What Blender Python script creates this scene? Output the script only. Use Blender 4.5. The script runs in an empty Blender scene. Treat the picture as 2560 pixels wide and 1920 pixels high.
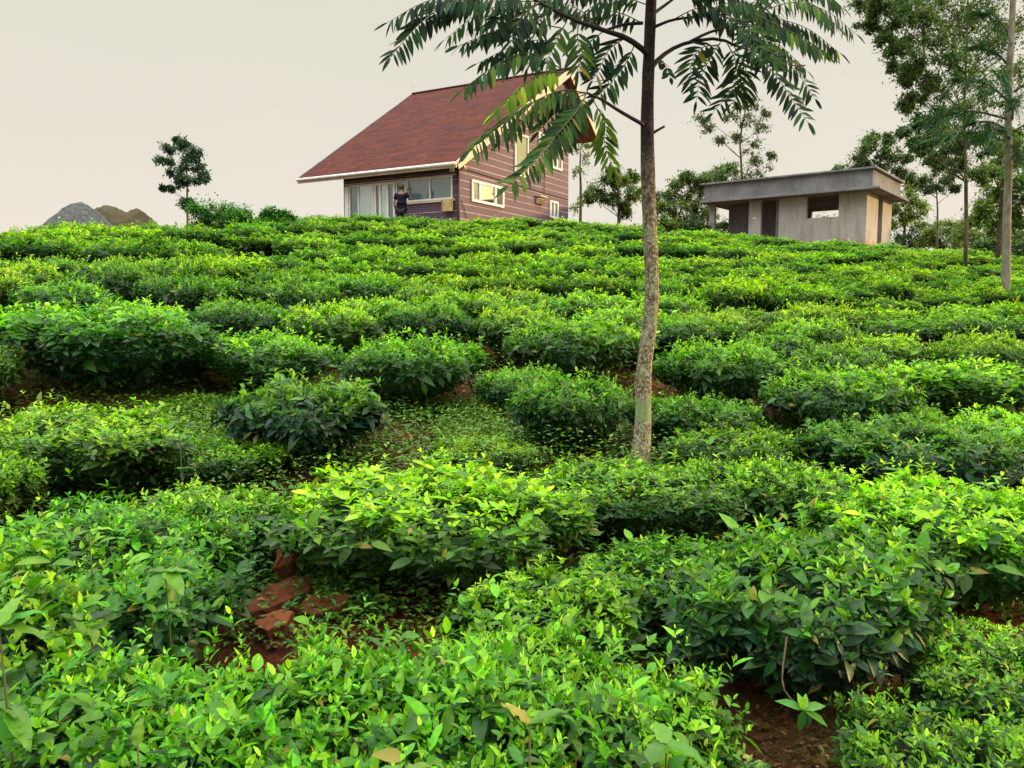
import bpy, math, random
import numpy as np
from mathutils import Vector, Matrix

# ------------------------------------------------------------------ camera
R = math.radians
SC = bpy.context.scene
COL = SC.collection
CAMZ = 1.7
PITCH = R(5.43)
FPX = 2000.0
cam_d = bpy.data.cameras.new("camera")
cam_d.sensor_width = 36
cam_d.lens = FPX / 2560 * 36
cam_d.clip_start = 0.05
cam_d.clip_end = 3000
cam = bpy.data.objects.new("camera", cam_d)
cam.location = (0, 0, CAMZ)
cam.rotation_euler = (math.pi / 2 - PITCH, 0, 0)
COL.objects.link(cam)
SC.camera = cam

# ------------------------------------------------------------------ world and sun
SUN_AZ = R(79)      # to the right of the view direction
SUN_EL = R(10.5)
SUN = Vector((math.sin(SUN_AZ) * math.cos(SUN_EL), math.cos(SUN_AZ) * math.cos(SUN_EL), math.sin(SUN_EL)))
world = bpy.data.worlds.new("World")
SC.world = world
world.use_nodes = True
nt = world.node_tree
nt.nodes.clear()
def N(t, typ, **kw):
    n = t.nodes.new(typ)
    for k, v in kw.items():
        setattr(n, k, v)
    return n
def ramp(t, stops, interp='LINEAR'):
    n = t.nodes.new('ShaderNodeValToRGB')
    n.color_ramp.interpolation = interp
    els = n.color_ramp.elements
    while len(els) < len(stops):
        els.new(0.5)
    for e, (p, c) in zip(els, stops):
        e.position = p
        e.color = (*c, 1) if len(c) == 3 else c
    return n
L = nt.links.new
tc = N(nt, 'ShaderNodeTexCoord')
sep = N(nt, 'ShaderNodeSeparateXYZ')
L(tc.outputs['Generated'], sep.inputs[0])
# overcast layer: even and pale near the horizon, brighter overhead
cr = ramp(nt, [(0.0, (0.36, 0.34, 0.28)), (0.02, (1.0, 0.885, 0.79)), (0.16, (0.885, 0.83, 0.72)),
               (0.38, (0.80, 0.775, 0.665)), (0.50, (2.1, 2.07, 1.85)), (1.0, (5.1, 5.1, 4.75))])
L(sep.outputs['Z'], cr.inputs[0])
cn = N(nt, 'ShaderNodeTexNoise')
cn.inputs['Scale'].default_value = 1.6
cn.inputs['Detail'].default_value = 3
L(tc.outputs['Generated'], cn.inputs['Vector'])
cm = N(nt, 'ShaderNodeMapRange')
cm.inputs['To Min'].default_value = 0.94
cm.inputs['To Max'].default_value = 1.05
L(cn.outputs['Fac'], cm.inputs['Value'])
cmul = N(nt, 'ShaderNodeVectorMath', operation='SCALE')
L(cr.outputs[0], cmul.inputs[0]); L(cm.outputs[0], cmul.inputs['Scale'])
# warm glow of the low sun behind thin cloud
dp = N(nt, 'ShaderNodeVectorMath', operation='DOT_PRODUCT')
L(tc.outputs['Generated'], dp.inputs[0]); dp.inputs[1].default_value = (math.sin(SUN_AZ - .12), math.cos(SUN_AZ - .12), 0.14)
mx = N(nt, 'ShaderNodeMath', operation='MAXIMUM'); mx.inputs[1].default_value = 0
L(dp.outputs['Value'], mx.inputs[0])
pw = N(nt, 'ShaderNodeMath', operation='POWER'); pw.inputs[1].default_value = 14
L(mx.outputs[0], pw.inputs[0])
gl = N(nt, 'ShaderNodeVectorMath', operation='SCALE'); gl.inputs[0].default_value = (1.6, .62, -.12)
L(pw.outputs[0], gl.inputs['Scale'])
ad = N(nt, 'ShaderNodeVectorMath', operation='ADD')
L(cmul.outputs[0], ad.inputs[0]); L(gl.outputs[0], ad.inputs[1])
bg1 = N(nt, 'ShaderNodeBackground'); bg1.inputs['Strength'].default_value = 1.0
L(ad.outputs[0], bg1.inputs['Color'])
sky = N(nt, 'ShaderNodeTexSky', sky_type='NISHITA', sun_disc=False, sun_elevation=SUN_EL, sun_rotation=SUN_AZ)
bg2 = N(nt, 'ShaderNodeBackground'); bg2.inputs['Strength'].default_value = 0.05
L(sky.outputs[0], bg2.inputs['Color'])
mixw = N(nt, 'ShaderNodeMixShader'); mixw.inputs[0].default_value = 0.08
L(bg1.outputs[0], mixw.inputs[1]); L(bg2.outputs[0], mixw.inputs[2])
wo = N(nt, 'ShaderNodeOutputWorld')
L(mixw.outputs[0], wo.inputs['Surface'])

sd = bpy.data.lights.new("sun", 'SUN')
sd.energy = 4.6
sd.angle = R(2.0)
sd.color = (1.0, 0.64, 0.25)
sun = bpy.data.objects.new("sun", sd)
sun.rotation_euler = (-SUN).to_track_quat('-Z', 'Y').to_euler()
COL.objects.link(sun)

SC.view_settings.view_transform = 'Standard'
SC.view_settings.look = 'None'
SC.view_settings.exposure = 0.0
SC.view_settings.gamma = 1
SC.render.engine = 'CYCLES'
SC.cycles.max_bounces = 8
SC.cycles.transparent_max_bounces = 8
SC.cycles.transmission_bounces = 4

# ------------------------------------------------------------------ helpers
def ray(u, v):
    a, b = (u - 1280) / FPX, (960 - v) / FPX
    dy = math.cos(PITCH) + math.sin(PITCH) * b
    dz = -math.sin(PITCH) + math.cos(PITCH) * b
    return a / dy, dz / dy            # x/y and dz/y
def P(u, v, Y):
    r, e = ray(u, v)
    return Vector((r * Y, Y, CAMZ + e * Y))

def tag(o, label=None, cat=None, group=None, kind=None):
    if label: o['label'] = label
    if cat: o['category'] = cat
    if group: o['group'] = group
    if kind: o['kind'] = kind
    return o
def empty(name, loc=(0, 0, 0), rz=0.0):
    o = bpy.data.objects.new(name, None)
    o.empty_display_size = 0.2
    o.location = loc
    o.rotation_euler = (0, 0, rz)
    COL.objects.link(o)
    return o
def link(name, me, mat=None, parent=None, loc=None):
    o = bpy.data.objects.new(name, me)
    if mat is not None and not me.materials:
        me.materials.append(mat)
    if parent is not None: o.parent = parent
    if loc is not None: o.location = loc
    COL.objects.link(o)
    return o

class MB:
    def __init__(s): s.v = []; s.f = []
    def add(s, vs, fs):
        n = len(s.v); s.v += [tuple(p) for p in vs]; s.f += [tuple(i + n for i in f) for f in fs]
        return s
    def box(s, x0, x1, y0, y1, z0, z1):
        x0, x1 = sorted((x0, x1)); y0, y1 = sorted((y0, y1)); z0, z1 = sorted((z0, z1))
        vs = [(x, y, z) for z in (z0, z1) for y in (y0, y1) for x in (x0, x1)]
        return s.add(vs, [(0, 2, 3, 1), (4, 5, 7, 6), (0, 1, 5, 4), (2, 6, 7, 3), (0, 4, 6, 2), (1, 3, 7, 5)])
    def slab(s, quad, thick):
        """quad: 4 points ccw seen from the top, thickened along -normal"""
        q = [Vector(p) for p in quad]
        n = (q[1] - q[0]).cross(q[3] - q[0]).normalized()
        b = [p - n * thick for p in q]
        return s.add(q + b, [(0, 1, 2, 3), (7, 6, 5, 4), (0, 4, 5, 1), (1, 5, 6, 2), (2, 6, 7, 3), (3, 7, 4, 0)])
    def prism(s, poly, d):
        """poly: list of points (planar), extruded by vector d"""
        n = len(poly); d = Vector(d)
        a = [Vector(p) for p in poly]; b = [p + d for p in a]
        fs = [tuple(range(n)), tuple(range(2 * n - 1, n - 1, -1))]
        fs += [(i, i + n, (i + 1) % n + n, (i + 1) % n) for i in range(n)]
        return s.add(a + b, fs)
    def bar(s, a, b, w, h):
        a, b = Vector(a), Vector(b); t = (b - a).normalized()
        u = t.cross(Vector((0, 0, 1)))
        u = u.normalized() if u.length > 1e-3 else Vector((1, 0, 0))
        k = u.cross(t).normalized()
        c = [(-1, -1), (1, -1), (1, 1), (-1, 1)]
        vs = [p + u * (x * w / 2) + k * (y * h / 2) for p in (a, b) for x, y in c]
        return s.add(vs, [(3, 2, 1, 0), (4, 5, 6, 7), (0, 1, 5, 4), (1, 2, 6, 5), (2, 3, 7, 6), (3, 0, 4, 7)])
    def tube(s, pts, rad, n=8, cap=True):
        pts = [Vector(p) for p in pts]
        if not hasattr(rad, '__len__'): rad = [rad] * len(pts)
        m = len(pts); base = len(s.v); prev = None
        for i, p in enumerate(pts):
            t = (pts[min(i + 1, m - 1)] - pts[max(i - 1, 0)]).normalized()
            if prev is None:
                u = t.cross(Vector((0.13, 1, 0.2))); u = u.normalized()
            else:
                u = (prev - t * prev.dot(t)).normalized()
            prev = u; w = t.cross(u)
            for k in range(n):
                a = 2 * math.pi * k / n
                s.v.append(tuple(p + (u * math.cos(a) + w * math.sin(a)) * rad[i]))
        for i in range(m - 1):
            for k in range(n):
                a = base + i * n + k; b = base + i * n + (k + 1) % n
                s.f.append((a, b, b + n, a + n))
        if cap:
            s.f.append(tuple(base + k for k in range(n))[::-1])
            s.f.append(tuple(base + (m - 1) * n + k for k in range(n)))
        return s
    def mesh(s, name, smooth=False):
        me = bpy.data.meshes.new(name)
        me.from_pydata(s.v, [], s.f)
        me.validate(); me.update()
        if smooth:
            me.polygons.foreach_set('use_smooth', [True] * len(me.polygons))
        return me
    def build(s, name, mat, parent=None, loc=None, smooth=False, bevel=0):
        o = link(name, s.mesh(name, smooth), mat, parent, loc)
        if bevel:
            b = o.modifiers.new('bevel', 'BEVEL'); b.width = bevel; b.segments = 2; b.limit_method = 'ANGLE'
        return o

def smooth_path(pts, n):
    """Catmull-Rom through pts, n samples"""
    pts = [Vector(p) for p in pts]
    if len(pts) == 2:
        return [pts[0].lerp(pts[1], i / (n - 1)) for i in range(n)]
    q = [pts[0] * 2 - pts[1]] + pts + [pts[-1] * 2 - pts[-2]]
    out = []
    for i in range(n):
        t = i / (n - 1) * (len(pts) - 1); k = min(int(t), len(pts) - 2); t -= k
        a, b, c, d = q[k:k + 4]
        out.append(0.5 * ((2 * b) + (c - a) * t + (2 * a - 5 * b + 4 * c - d) * t * t + (3 * b - a - 3 * c + d) * t ** 3))
    return out

# fast mesh of many leaves
def nrm(a):
    return a / np.maximum(np.linalg.norm(a, axis=1, keepdims=True), 1e-9)
def leaves_mesh(name, base, d, up, ln, wd, bend, young, rnd, mat, simple=False, fold=0.18, fine=False):
    base = np.asarray(base, float); d = nrm(np.asarray(d, float)); up = np.asarray(up, float)
    n = len(base)
    side = nrm(np.cross(d, up) + 1e-6)
    nn = nrm(np.cross(side, d))
    ln = np.broadcast_to(np.asarray(ln, float), (n,))[:, None]; wd = np.broadcast_to(np.asarray(wd, float), (n,))[:, None]
    bend = np.broadcast_to(np.asarray(bend, float), (n,))[:, None]
    def c(t): return base + d * ln * t - nn * bend * ln * t * t
    if simple:
        m = c(0.45)
        V = np.stack([base, m + side * wd / 2 + nn * wd * fold, c(1.0), m - side * wd / 2 + nn * wd * fold], 1)
        loops = np.array([0, 1, 2, 0, 2, 3]); sizes = [3, 3]; k = 4
    elif fine:
        tw = np.random.default_rng(n).uniform(-.35, .35, (n, 1))
        rows_ = [base]
        for t_, w_ in ((.13, .30), (.36, .5), (.62, .44), (.85, .22)):
            q = c(t_); sd = side + nn * tw * (t_ - .2); u_ = nn * wd * fold * (w_ * 2)
            rows_ += [q + sd * wd * w_ + u_, q, q - sd * wd * w_ + u_]
        rows_.append(c(1.0))
        V = np.stack(rows_, 1); k = 14
        lp = [0, 1, 2, 0, 2, 3]; sizes = [3, 3]
        for a_ in (1, 4, 7):
            lp += [a_, a_ + 3, a_ + 4, a_ + 1, a_ + 1, a_ + 4, a_ + 5, a_ + 2]; sizes += [4, 4]
        lp += [10, 13, 11, 11, 13, 12]; sizes += [3, 3]
        loops = np.array(lp)
    else:
        a, b = c(0.28), c(0.64)
        V = np.stack([base, a + side * wd * .46 + nn * wd * fold, a, a - side * wd * .46 + nn * wd * fold,
                      b + side * wd * .42 + nn * wd * fold, b, b - side * wd * .42 + nn * wd * fold, c(1.0)], 1)
        loops = np.array([0, 1, 2, 0, 2, 3, 1, 4, 5, 2, 2, 5, 6, 3, 4, 7, 5, 5, 7, 6]); sizes = [3, 3, 4, 4, 3, 3]; k = 8
    me = bpy.data.meshes.new(name)
    nl = len(loops); nf = len(sizes)
    me.vertices.add(n * k); me.vertices.foreach_set('co', V.reshape(-1).astype(np.float32))
    me.loops.add(n * nl)
    me.loops.foreach_set('vertex_index', (loops[None, :] + (np.arange(n) * k)[:, None]).reshape(-1).astype(np.int32))
    me.polygons.add(n * nf)
    st = np.concatenate([[0], np.cumsum(sizes)[:-1]])
    me.polygons.foreach_set('loop_start', (st[None, :] + (np.arange(n) * nl)[:, None]).reshape(-1).astype(np.int32))
    me.polygons.foreach_set('use_smooth', np.ones(n * nf, bool) if not simple else np.zeros(n * nf, bool))
    me.update(calc_edges=True)
    for nm, arr in (('young', young), ('rnd', rnd)):
        at = me.attributes.new(nm, 'FLOAT', 'POINT')
        at.data.foreach_set('value', np.repeat(np.broadcast_to(arr, (n,)), k).astype(np.float32))
    if mat: me.materials.append(mat)
    return me

# ------------------------------------------------------------------ materials
def newmat(name):
    m = bpy.data.materials.new(name); m.use_nodes = True
    t = m.node_tree
    return m, t, t.nodes['Principled BSDF']
def coord(t, kind='Object', scale=None):
    c = N(t, 'ShaderNodeTexCoord')
    if scale is None: return c.outputs[kind]
    mp = N(t, 'ShaderNodeMapping'); mp.inputs['Scale'].default_value = scale
    t.links.new(c.outputs[kind], mp.inputs[0]); return mp.outputs[0]
def noise(t, vec, scale, detail=4, rough=.55):
    n = N(t, 'ShaderNodeTexNoise')
    n.inputs['Scale'].default_value = scale; n.inputs['Detail'].default_value = detail; n.inputs['Roughness'].default_value = rough
    if vec is not None: t.links.new(vec, n.inputs['Vector'])
    return n.outputs['Fac']
def mixc(t, fac, a, b, mode='MIX'):
    n = N(t, 'ShaderNodeMix', data_type='RGBA', blend_type=mode)
    for sock, val in ((n.inputs['Factor'], fac), (n.inputs['A'], a), (n.inputs['B'], b)):
        pass
    ins = [n.inputs[0], n.inputs[6], n.inputs[7]]
    for sock, val in zip(ins, (fac, a, b)):
        if hasattr(val, 'is_linked') or hasattr(val, 'links'): t.links.new(val, sock)
        elif isinstance(val, (int, float)): sock.default_value = val
        else: sock.default_value = (*val, 1)
    return n.outputs[2]
def bump(t, bsdf, h, strength=.4, dist=.02):
    b = N(t, 'ShaderNodeBump'); b.inputs['Strength'].default_value = strength; b.inputs['Distance'].default_value = dist
    t.links.new(h, b.inputs['Height']); t.links.new(b.outputs[0], bsdf.inputs['Normal'])
def simple_mat(name, c1, c2=None, rough=.7, scale=6, spec=.3, bmp=0, metallic=0, stretch=None):
    m, t, b = newmat(name)
    c2 = c2 or tuple(x * .7 for x in c1)
    f = noise(t, coord(t, 'Object', stretch), scale)
    r = ramp(t, [(.3, c1), (.7, c2)]); t.links.new(f, r.inputs[0])
    t.links.new(r.outputs[0], b.inputs['Base Color'])
    b.inputs['Roughness'].default_value = rough; b.inputs['Specular IOR Level'].default_value = spec
    b.inputs['Metallic'].default_value = metallic
    if bmp: bump(t, b, f, bmp)
    return m

def leaf_mat(name, stops, trans=.3, rough=.42, spec=.45, tcol=(1.2, 1.5, .5)):
    m, t, b = newmat(name)
    a = N(t, 'ShaderNodeAttribute', attribute_name='young')
    r = ramp(t, stops); t.links.new(a.outputs['Fac'], r.inputs[0])
    a2 = N(t, 'ShaderNodeAttribute', attribute_name='rnd')
    oi = N(t, 'ShaderNodeObjectInfo')
    # per leaf brightness and hue
    mr = N(t, 'ShaderNodeMapRange'); mr.inputs['To Min'].default_value = .6; mr.inputs['To Max'].default_value = 1.42
    t.links.new(a2.outputs['Fac'], mr.inputs['Value'])
    sc = N(t, 'ShaderNodeVectorMath', operation='SCALE'); t.links.new(r.outputs[0], sc.inputs[0]); t.links.new(mr.outputs[0], sc.inputs['Scale'])
    mu = N(t, 'ShaderNodeVectorMath', operation='MULTIPLY'); t.links.new(sc.outputs[0], mu.inputs[0]); t.links.new(oi.outputs['Color'], mu.inputs[1])
    hs = N(t, 'ShaderNodeHueSaturation')
    mh = N(t, 'ShaderNodeMapRange'); mh.inputs['To Min'].default_value = .482; mh.inputs['To Max'].default_value = .522
    fr = N(t, 'ShaderNodeMath', operation='FRACT'); m7 = N(t, 'ShaderNodeMath', operation='MULTIPLY'); m7.inputs[1].default_value = 7.31
    t.links.new(a2.outputs['Fac'], m7.inputs[0]); t.links.new(m7.outputs[0], fr.inputs[0]); t.links.new(fr.outputs[0], mh.inputs['Value'])
    t.links.new(mh.outputs[0], hs.inputs['Hue']); t.links.new(mu.outputs[0], hs.inputs['Color'])
    ol = N(t, 'ShaderNodeMath', operation='GREATER_THAN'); ol.inputs[1].default_value = .988
    t.links.new(a2.outputs['Fac'], ol.inputs[0])
    vn = noise(t, coord(t, 'Object'), 55, 3)
    vr = ramp(t, [(.3, (.82, .82, .82)), (.7, (1.15, 1.15, 1.15))]); t.links.new(vn, vr.inputs[0])
    c0 = mixc(t, 1.0, hs.outputs[0], vr.outputs[0], 'MULTIPLY')
    c1 = mixc(t, ol.outputs[0], c0, (.26, .22, .03))
    t.links.new(c1, b.inputs['Base Color'])
    b.inputs['Roughness'].default_value = rough; b.inputs['Specular IOR Level'].default_value = spec
    tr = N(t, 'ShaderNodeBsdfTranslucent')
    tm = N(t, 'ShaderNodeVectorMath', operation='MULTIPLY'); t.links.new(c1, tm.inputs[0]); tm.inputs[1].default_value = tcol
    t.links.new(tm.outputs[0], tr.inputs['Color'])
    mx = N(t, 'ShaderNodeMixShader'); mx.inputs[0].default_value = trans
    t.links.new(b.outputs[0], mx.inputs[1]); t.links.new(tr.outputs[0], mx.inputs[2])
    t.links.new(mx.outputs[0], t.nodes['Material Output'].inputs['Surface'])
    return m

M = {}
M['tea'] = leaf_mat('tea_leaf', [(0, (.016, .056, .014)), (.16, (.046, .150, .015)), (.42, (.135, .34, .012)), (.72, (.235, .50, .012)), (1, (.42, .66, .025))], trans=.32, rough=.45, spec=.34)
M['fg_leaf'] = leaf_mat('pinnate_leaf', [(0, (.010, .028, .018)), (.35, (.030, .085, .018)), (1, (.19, .28, .015))], trans=.22, rough=.6, spec=.15)
M['tree_leaf'] = leaf_mat('tree_leaf', [(0, (.05, .085, .04)), (.5, (.105, .165, .055)), (1, (.25, .32, .08))], trans=.33, rough=.5)
M['teal_leaf'] = leaf_mat('silver_leaf', [(0, (.030, .095, .060)), (.5, (.045, .135, .065)), (1, (.10, .21, .06))], trans=.2, rough=.5)
M['weed'] = leaf_mat('weed_leaf', [(0, (.04, .13, .02)), (.5, (.10, .24, .02)), (1, (.27, .36, .03))], trans=.3)
M['dry'] = leaf_mat('dry_leaf', [(0, (.06, .022, .012)), (.5, (.14, .06, .028)), (1, (.30, .18, .07))], trans=.1, rough=.8)
M['stem'] = simple_mat('bush_stem', (.12, .075, .045), (.04, .025, .018), .85, 30, .2, .4)
M['twig'] = simple_mat('green_twig', (.08, .11, .03), (.06, .045, .02), .7, 20)
M['bark_far'] = simple_mat('far_bark', (.16, .13, .10), (.07, .055, .045), .9, 8, .2, .3)

def bark():
    m, t, b = newmat('mottled_bark')
    v = coord(t, 'Object'); vs = coord(t, 'Object', (1, 1, .22))
    f1 = noise(t, vs, 60, 7, .75); f2 = noise(t, v, 13, 5, .65); f3 = noise(t, v, 26, 4, .6)
    r1 = ramp(t, [(.34, (.022, .016, .013)), (.48, (.13, .09, .062)), (.62, (.30, .24, .16))]); t.links.new(f1, r1.inputs[0])
    # the upper, younger stem is smooth and dark
    sp = N(t, 'ShaderNodeSeparateXYZ'); t.links.new(v, sp.inputs[0])
    ag = N(t, 'ShaderNodeMapRange'); ag.inputs['From Min'].default_value = 1.9; ag.inputs['From Max'].default_value = 2.6
    t.links.new(sp.outputs['Z'], ag.inputs['Value'])
    dk = ramp(t, [(.3, (.016, .010, .014)), (.7, (.040, .026, .030))]); t.links.new(f3, dk.inputs[0])
    c0 = mixc(t, ag.outputs[0], r1.outputs[0], dk.outputs[0])
    lr = ramp(t, [(.52, (0, 0, 0)), (.60, (1, 1, 1))]); t.links.new(f2, lr.inputs[0])
    lr2 = ramp(t, [(.40, (.4, .4, .4)), (.55, (1, 1, 1))]); t.links.new(f3, lr2.inputs[0])
    lm = N(t, 'ShaderNodeMath', operation='MULTIPLY'); t.links.new(lr.outputs[0], lm.inputs[0]); t.links.new(lr2.outputs[0], lm.inputs[1])
    lo = N(t, 'ShaderNodeMath', operation='MULTIPLY_ADD'); lo.inputs[1].default_value = -.75; lo.inputs[2].default_value = .8
    t.links.new(ag.outputs[0], lo.inputs[0])
    l3 = N(t, 'ShaderNodeMath', operation='MULTIPLY'); t.links.new(lm.outputs[0], l3.inputs[0]); t.links.new(lo.outputs[0], l3.inputs[1])
    c1 = mixc(t, l3.outputs[0], c0, (.27, .29, .18))
    fk = noise(t, v, 48, 4, .6); fkr = ramp(t, [(.52, (0, 0, 0)), (.58, (1, 1, 1))]); t.links.new(fk, fkr.inputs[0])
    fm = N(t, 'ShaderNodeMath', operation='MULTIPLY'); t.links.new(fkr.outputs[0], fm.inputs[0]); t.links.new(lo.outputs[0], fm.inputs[1])
    c1 = mixc(t, fm.outputs[0], c1, (.42, .43, .31))
    # one green lichen collar
    cz = N(t, 'ShaderNodeMath', operation='SUBTRACT'); cz.inputs[1].default_value = .66; t.links.new(sp.outputs['Z'], cz.inputs[0])
    ab = N(t, 'ShaderNodeMath', operation='ABSOLUTE'); t.links.new(cz.outputs[0], ab.inputs[0])
    ab2 = N(t, 'ShaderNodeMath', operation='MULTIPLY_ADD'); ab2.inputs[1].default_value = .34; t.links.new(f3, ab2.inputs[0]); t.links.new(ab.outputs[0], ab2.inputs[2])
    cl = ramp(t, [(.245, (1, 1, 1)), (.27, (0, 0, 0))]); t.links.new(ab2.outputs[0], cl.inputs[0])
    clm = N(t, 'ShaderNodeMath', operation='MULTIPLY'); clm.inputs[1].default_value = .8; t.links.new(cl.outputs[0], clm.inputs[0])
    gc = mixc(t, f1, (.10, .15, .05), (.36, .46, .22)); c2 = mixc(t, clm.outputs[0], c1, gc)
    t.links.new(c2, b.inputs['Base Color'])
    b.inputs['Roughness'].default_value = .9; b.inputs['Specular IOR Level'].default_value = .2
    bump(t, b, f1, .8, .012)
    return m
M['bark'] = bark()
M['branch'] = simple_mat('branch_bark', (.04, .026, .03), (.018, .012, .014), .8, 30, .3)

def soil():
    m, t, b = newmat('red_soil')
    v = coord(t, 'Object')
    f = noise(t, v, 3.5, 8, .7); g = noise(t, v, 38, 5, .7); h = noise(t, v, .35, 4)
    r = ramp(t, [(.3, (.035, .012, .008)), (.5, (.10, .027, .014)), (.72, (.20, .06, .028))]); t.links.new(f, r.inputs[0])
    gr = ramp(t, [(.35, (.45, .45, .45)), (.65, (1.25, 1.25, 1.25))]); t.links.new(g, gr.inputs[0])
    c = mixc(t, 1.0, r.outputs[0], gr.outputs[0], 'MULTIPLY')
    hr = ramp(t, [(.5, (0, 0, 0)), (.62, (.6, .6, .6))]); t.links.new(h, hr.inputs[0])
    c = mixc(t, hr.outputs[0], c, (.10, .13, .035))
    t.links.new(c, b.inputs['Base Color']); b.inputs['Roughness'].default_value = .95; b.inputs['Specular IOR Level'].default_value = .1
    bump(t, b, g, .9, .03)
    return m
M['soil'] = soil()

def siding():
    m, t, b = newmat('board_siding')
    v = coord(t, 'Object')
    sp = N(t, 'ShaderNodeSeparateXYZ'); t.links.new(v, sp.inputs[0])
    dv = N(t, 'ShaderNodeMath', operation='DIVIDE'); dv.inputs[1].default_value = .272; t.links.new(sp.outputs['Z'], dv.inputs[0])
    fr = N(t, 'ShaderNodeMath', operation='FRACT'); t.links.new(dv.outputs[0], fr.inputs[0])
    ln = ramp(t, [(0, (1, 1, 1)), (.07, (1, 1, 1)), (.095, (0, 0, 0))]); t.links.new(fr.outputs[0], ln.inputs[0])
    f = noise(t, coord(t, 'Object', (1, 1, 14)), 2.2, 6, .6)
    r = ramp(t, [(.3, (.098, .066, .104)), (.7, (.132, .092, .138))]); t.links.new(f, r.inputs[0])
    f2 = noise(t, v, 1.1, 3)
    wr = ramp(t, [(.35, (.28, .21, .25)), (.65, (.56, .46, .52))]); t.links.new(f2, wr.inputs[0])
    c = mixc(t, ln.outputs[0], r.outputs[0], wr.outputs[0])
    t.links.new(c, b.inputs['Base Color']); b.inputs['Roughness'].default_value = .65; b.inputs['Specular IOR Level'].default_value = .3
    bump(t, b, fr.outputs[0], .3, .02)
    return m
M['siding'] = siding()

def shingles():
    m, t, b = newmat('red_shingles')
    v = coord(t, 'UV')
    br = N(t, 'ShaderNodeTexBrick'); t.links.new(v, br.inputs['Vector'])
    br.inputs['Scale'].default_value = 1.0; br.inputs['Brick Width'].default_value = .34; br.inputs['Row Height'].default_value = .15
    br.inputs['Mortar Size'].default_value = .008; br.inputs['Color1'].default_value = (.078, .025, .019, 1); br.inputs['Color2'].default_value = (.112, .034, .024, 1)
    br.inputs['Mortar'].default_value = (.06, .02, .02, 1); br.inputs['Bias'].default_value = 0
    mp = N(t, 'ShaderNodeMapping'); mp.inputs['Scale'].default_value = (.8, 2.4, 1); mp.inputs['Rotation'].default_value = (0, 0, .5); t.links.new(v, mp.inputs[0])
    f = noise(t, mp.outputs[0], 1.1, 7, .68); f2 = noise(t, mp.outputs[0], 4.5, 4, .6)
    r = ramp(t, [(.34, (.62, .68, 1.15)), (.5, (.95, .95, 1.0)), (.66, (1.35, 1.15, .85))]); t.links.new(f, r.inputs[0])
    c = mixc(t, 1.0, br.outputs['Color'], r.outputs[0], 'MULTIPLY')
    r2 = ramp(t, [(.35, (.75, .8, .85)), (.65, (1.25, 1.15, 1.1))]); t.links.new(f2, r2.inputs[0])
    c = mixc(t, .8, c, r2.outputs[0], 'MULTIPLY')
    t.links.new(c, b.inputs['Base Color']); b.inputs['Roughness'].default_value = .9; b.inputs['Specular IOR Level'].default_value = .1
    bump(t, b, br.outputs['Fac'], -.5, .02)
    return m
M['shingles'] = shingles()
M['cream'] = simple_mat('cream_trim', (.62, .54, .44), (.48, .40, .32), .6, 3)
M['white'] = simple_mat('white_frame', (.82, .83, .82), (.7, .72, .72), .45, 4)
M['soffit'] = simple_mat('brown_soffit', (.33, .13, .06), (.20, .075, .04), .7, 3, stretch=(1, 6, 1))
M['pipe'] = simple_mat('dark_pipe', (.07, .03, .03), (.05, .03, .03), .5, 5)
def glass(name, col, refl=.5, rough=.04):
    m, t, b = newmat(name)
    f = noise(t, coord(t, 'Object'), 1.2, 2)
    r = ramp(t, [(.35, col), (.65, tuple(c * 1.35 for c in col))]); t.links.new(f, r.inputs[0])
    t.links.new(r.outputs[0], b.inputs['Base Color']); b.inputs['Roughness'].default_value = .25; b.inputs['Specular IOR Level'].default_value = .5
    g = N(t, 'ShaderNodeBsdfGlossy'); g.inputs['Roughness'].default_value = rough; g.inputs['Color'].default_value = (.92, .96, .95, 1)
    mx = N(t, 'ShaderNodeMixShader'); mx.inputs[0].default_value = refl
    t.links.new(b.outputs[0], mx.inputs[1]); t.links.new(g.outputs[0], mx.inputs[2])
    t.links.new(mx.outputs[0], t.nodes['Material Output'].inputs['Surface'])
    return m
M['glass'] = glass('tinted_glass', (.045, .085, .095), .13)
M['mirror'] = glass('reflecting_glass', (.05, .05, .04), .8, .02)
M['curtained'] = glass('curtained_glass', (.30, .42, .38), .18)
M['greenglass'] = glass('green_curtain_glass', (.10, .155, .115), .10, .12)
M['darkglass'] = glass('dark_glass', (.03, .045, .04), .15)

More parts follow.
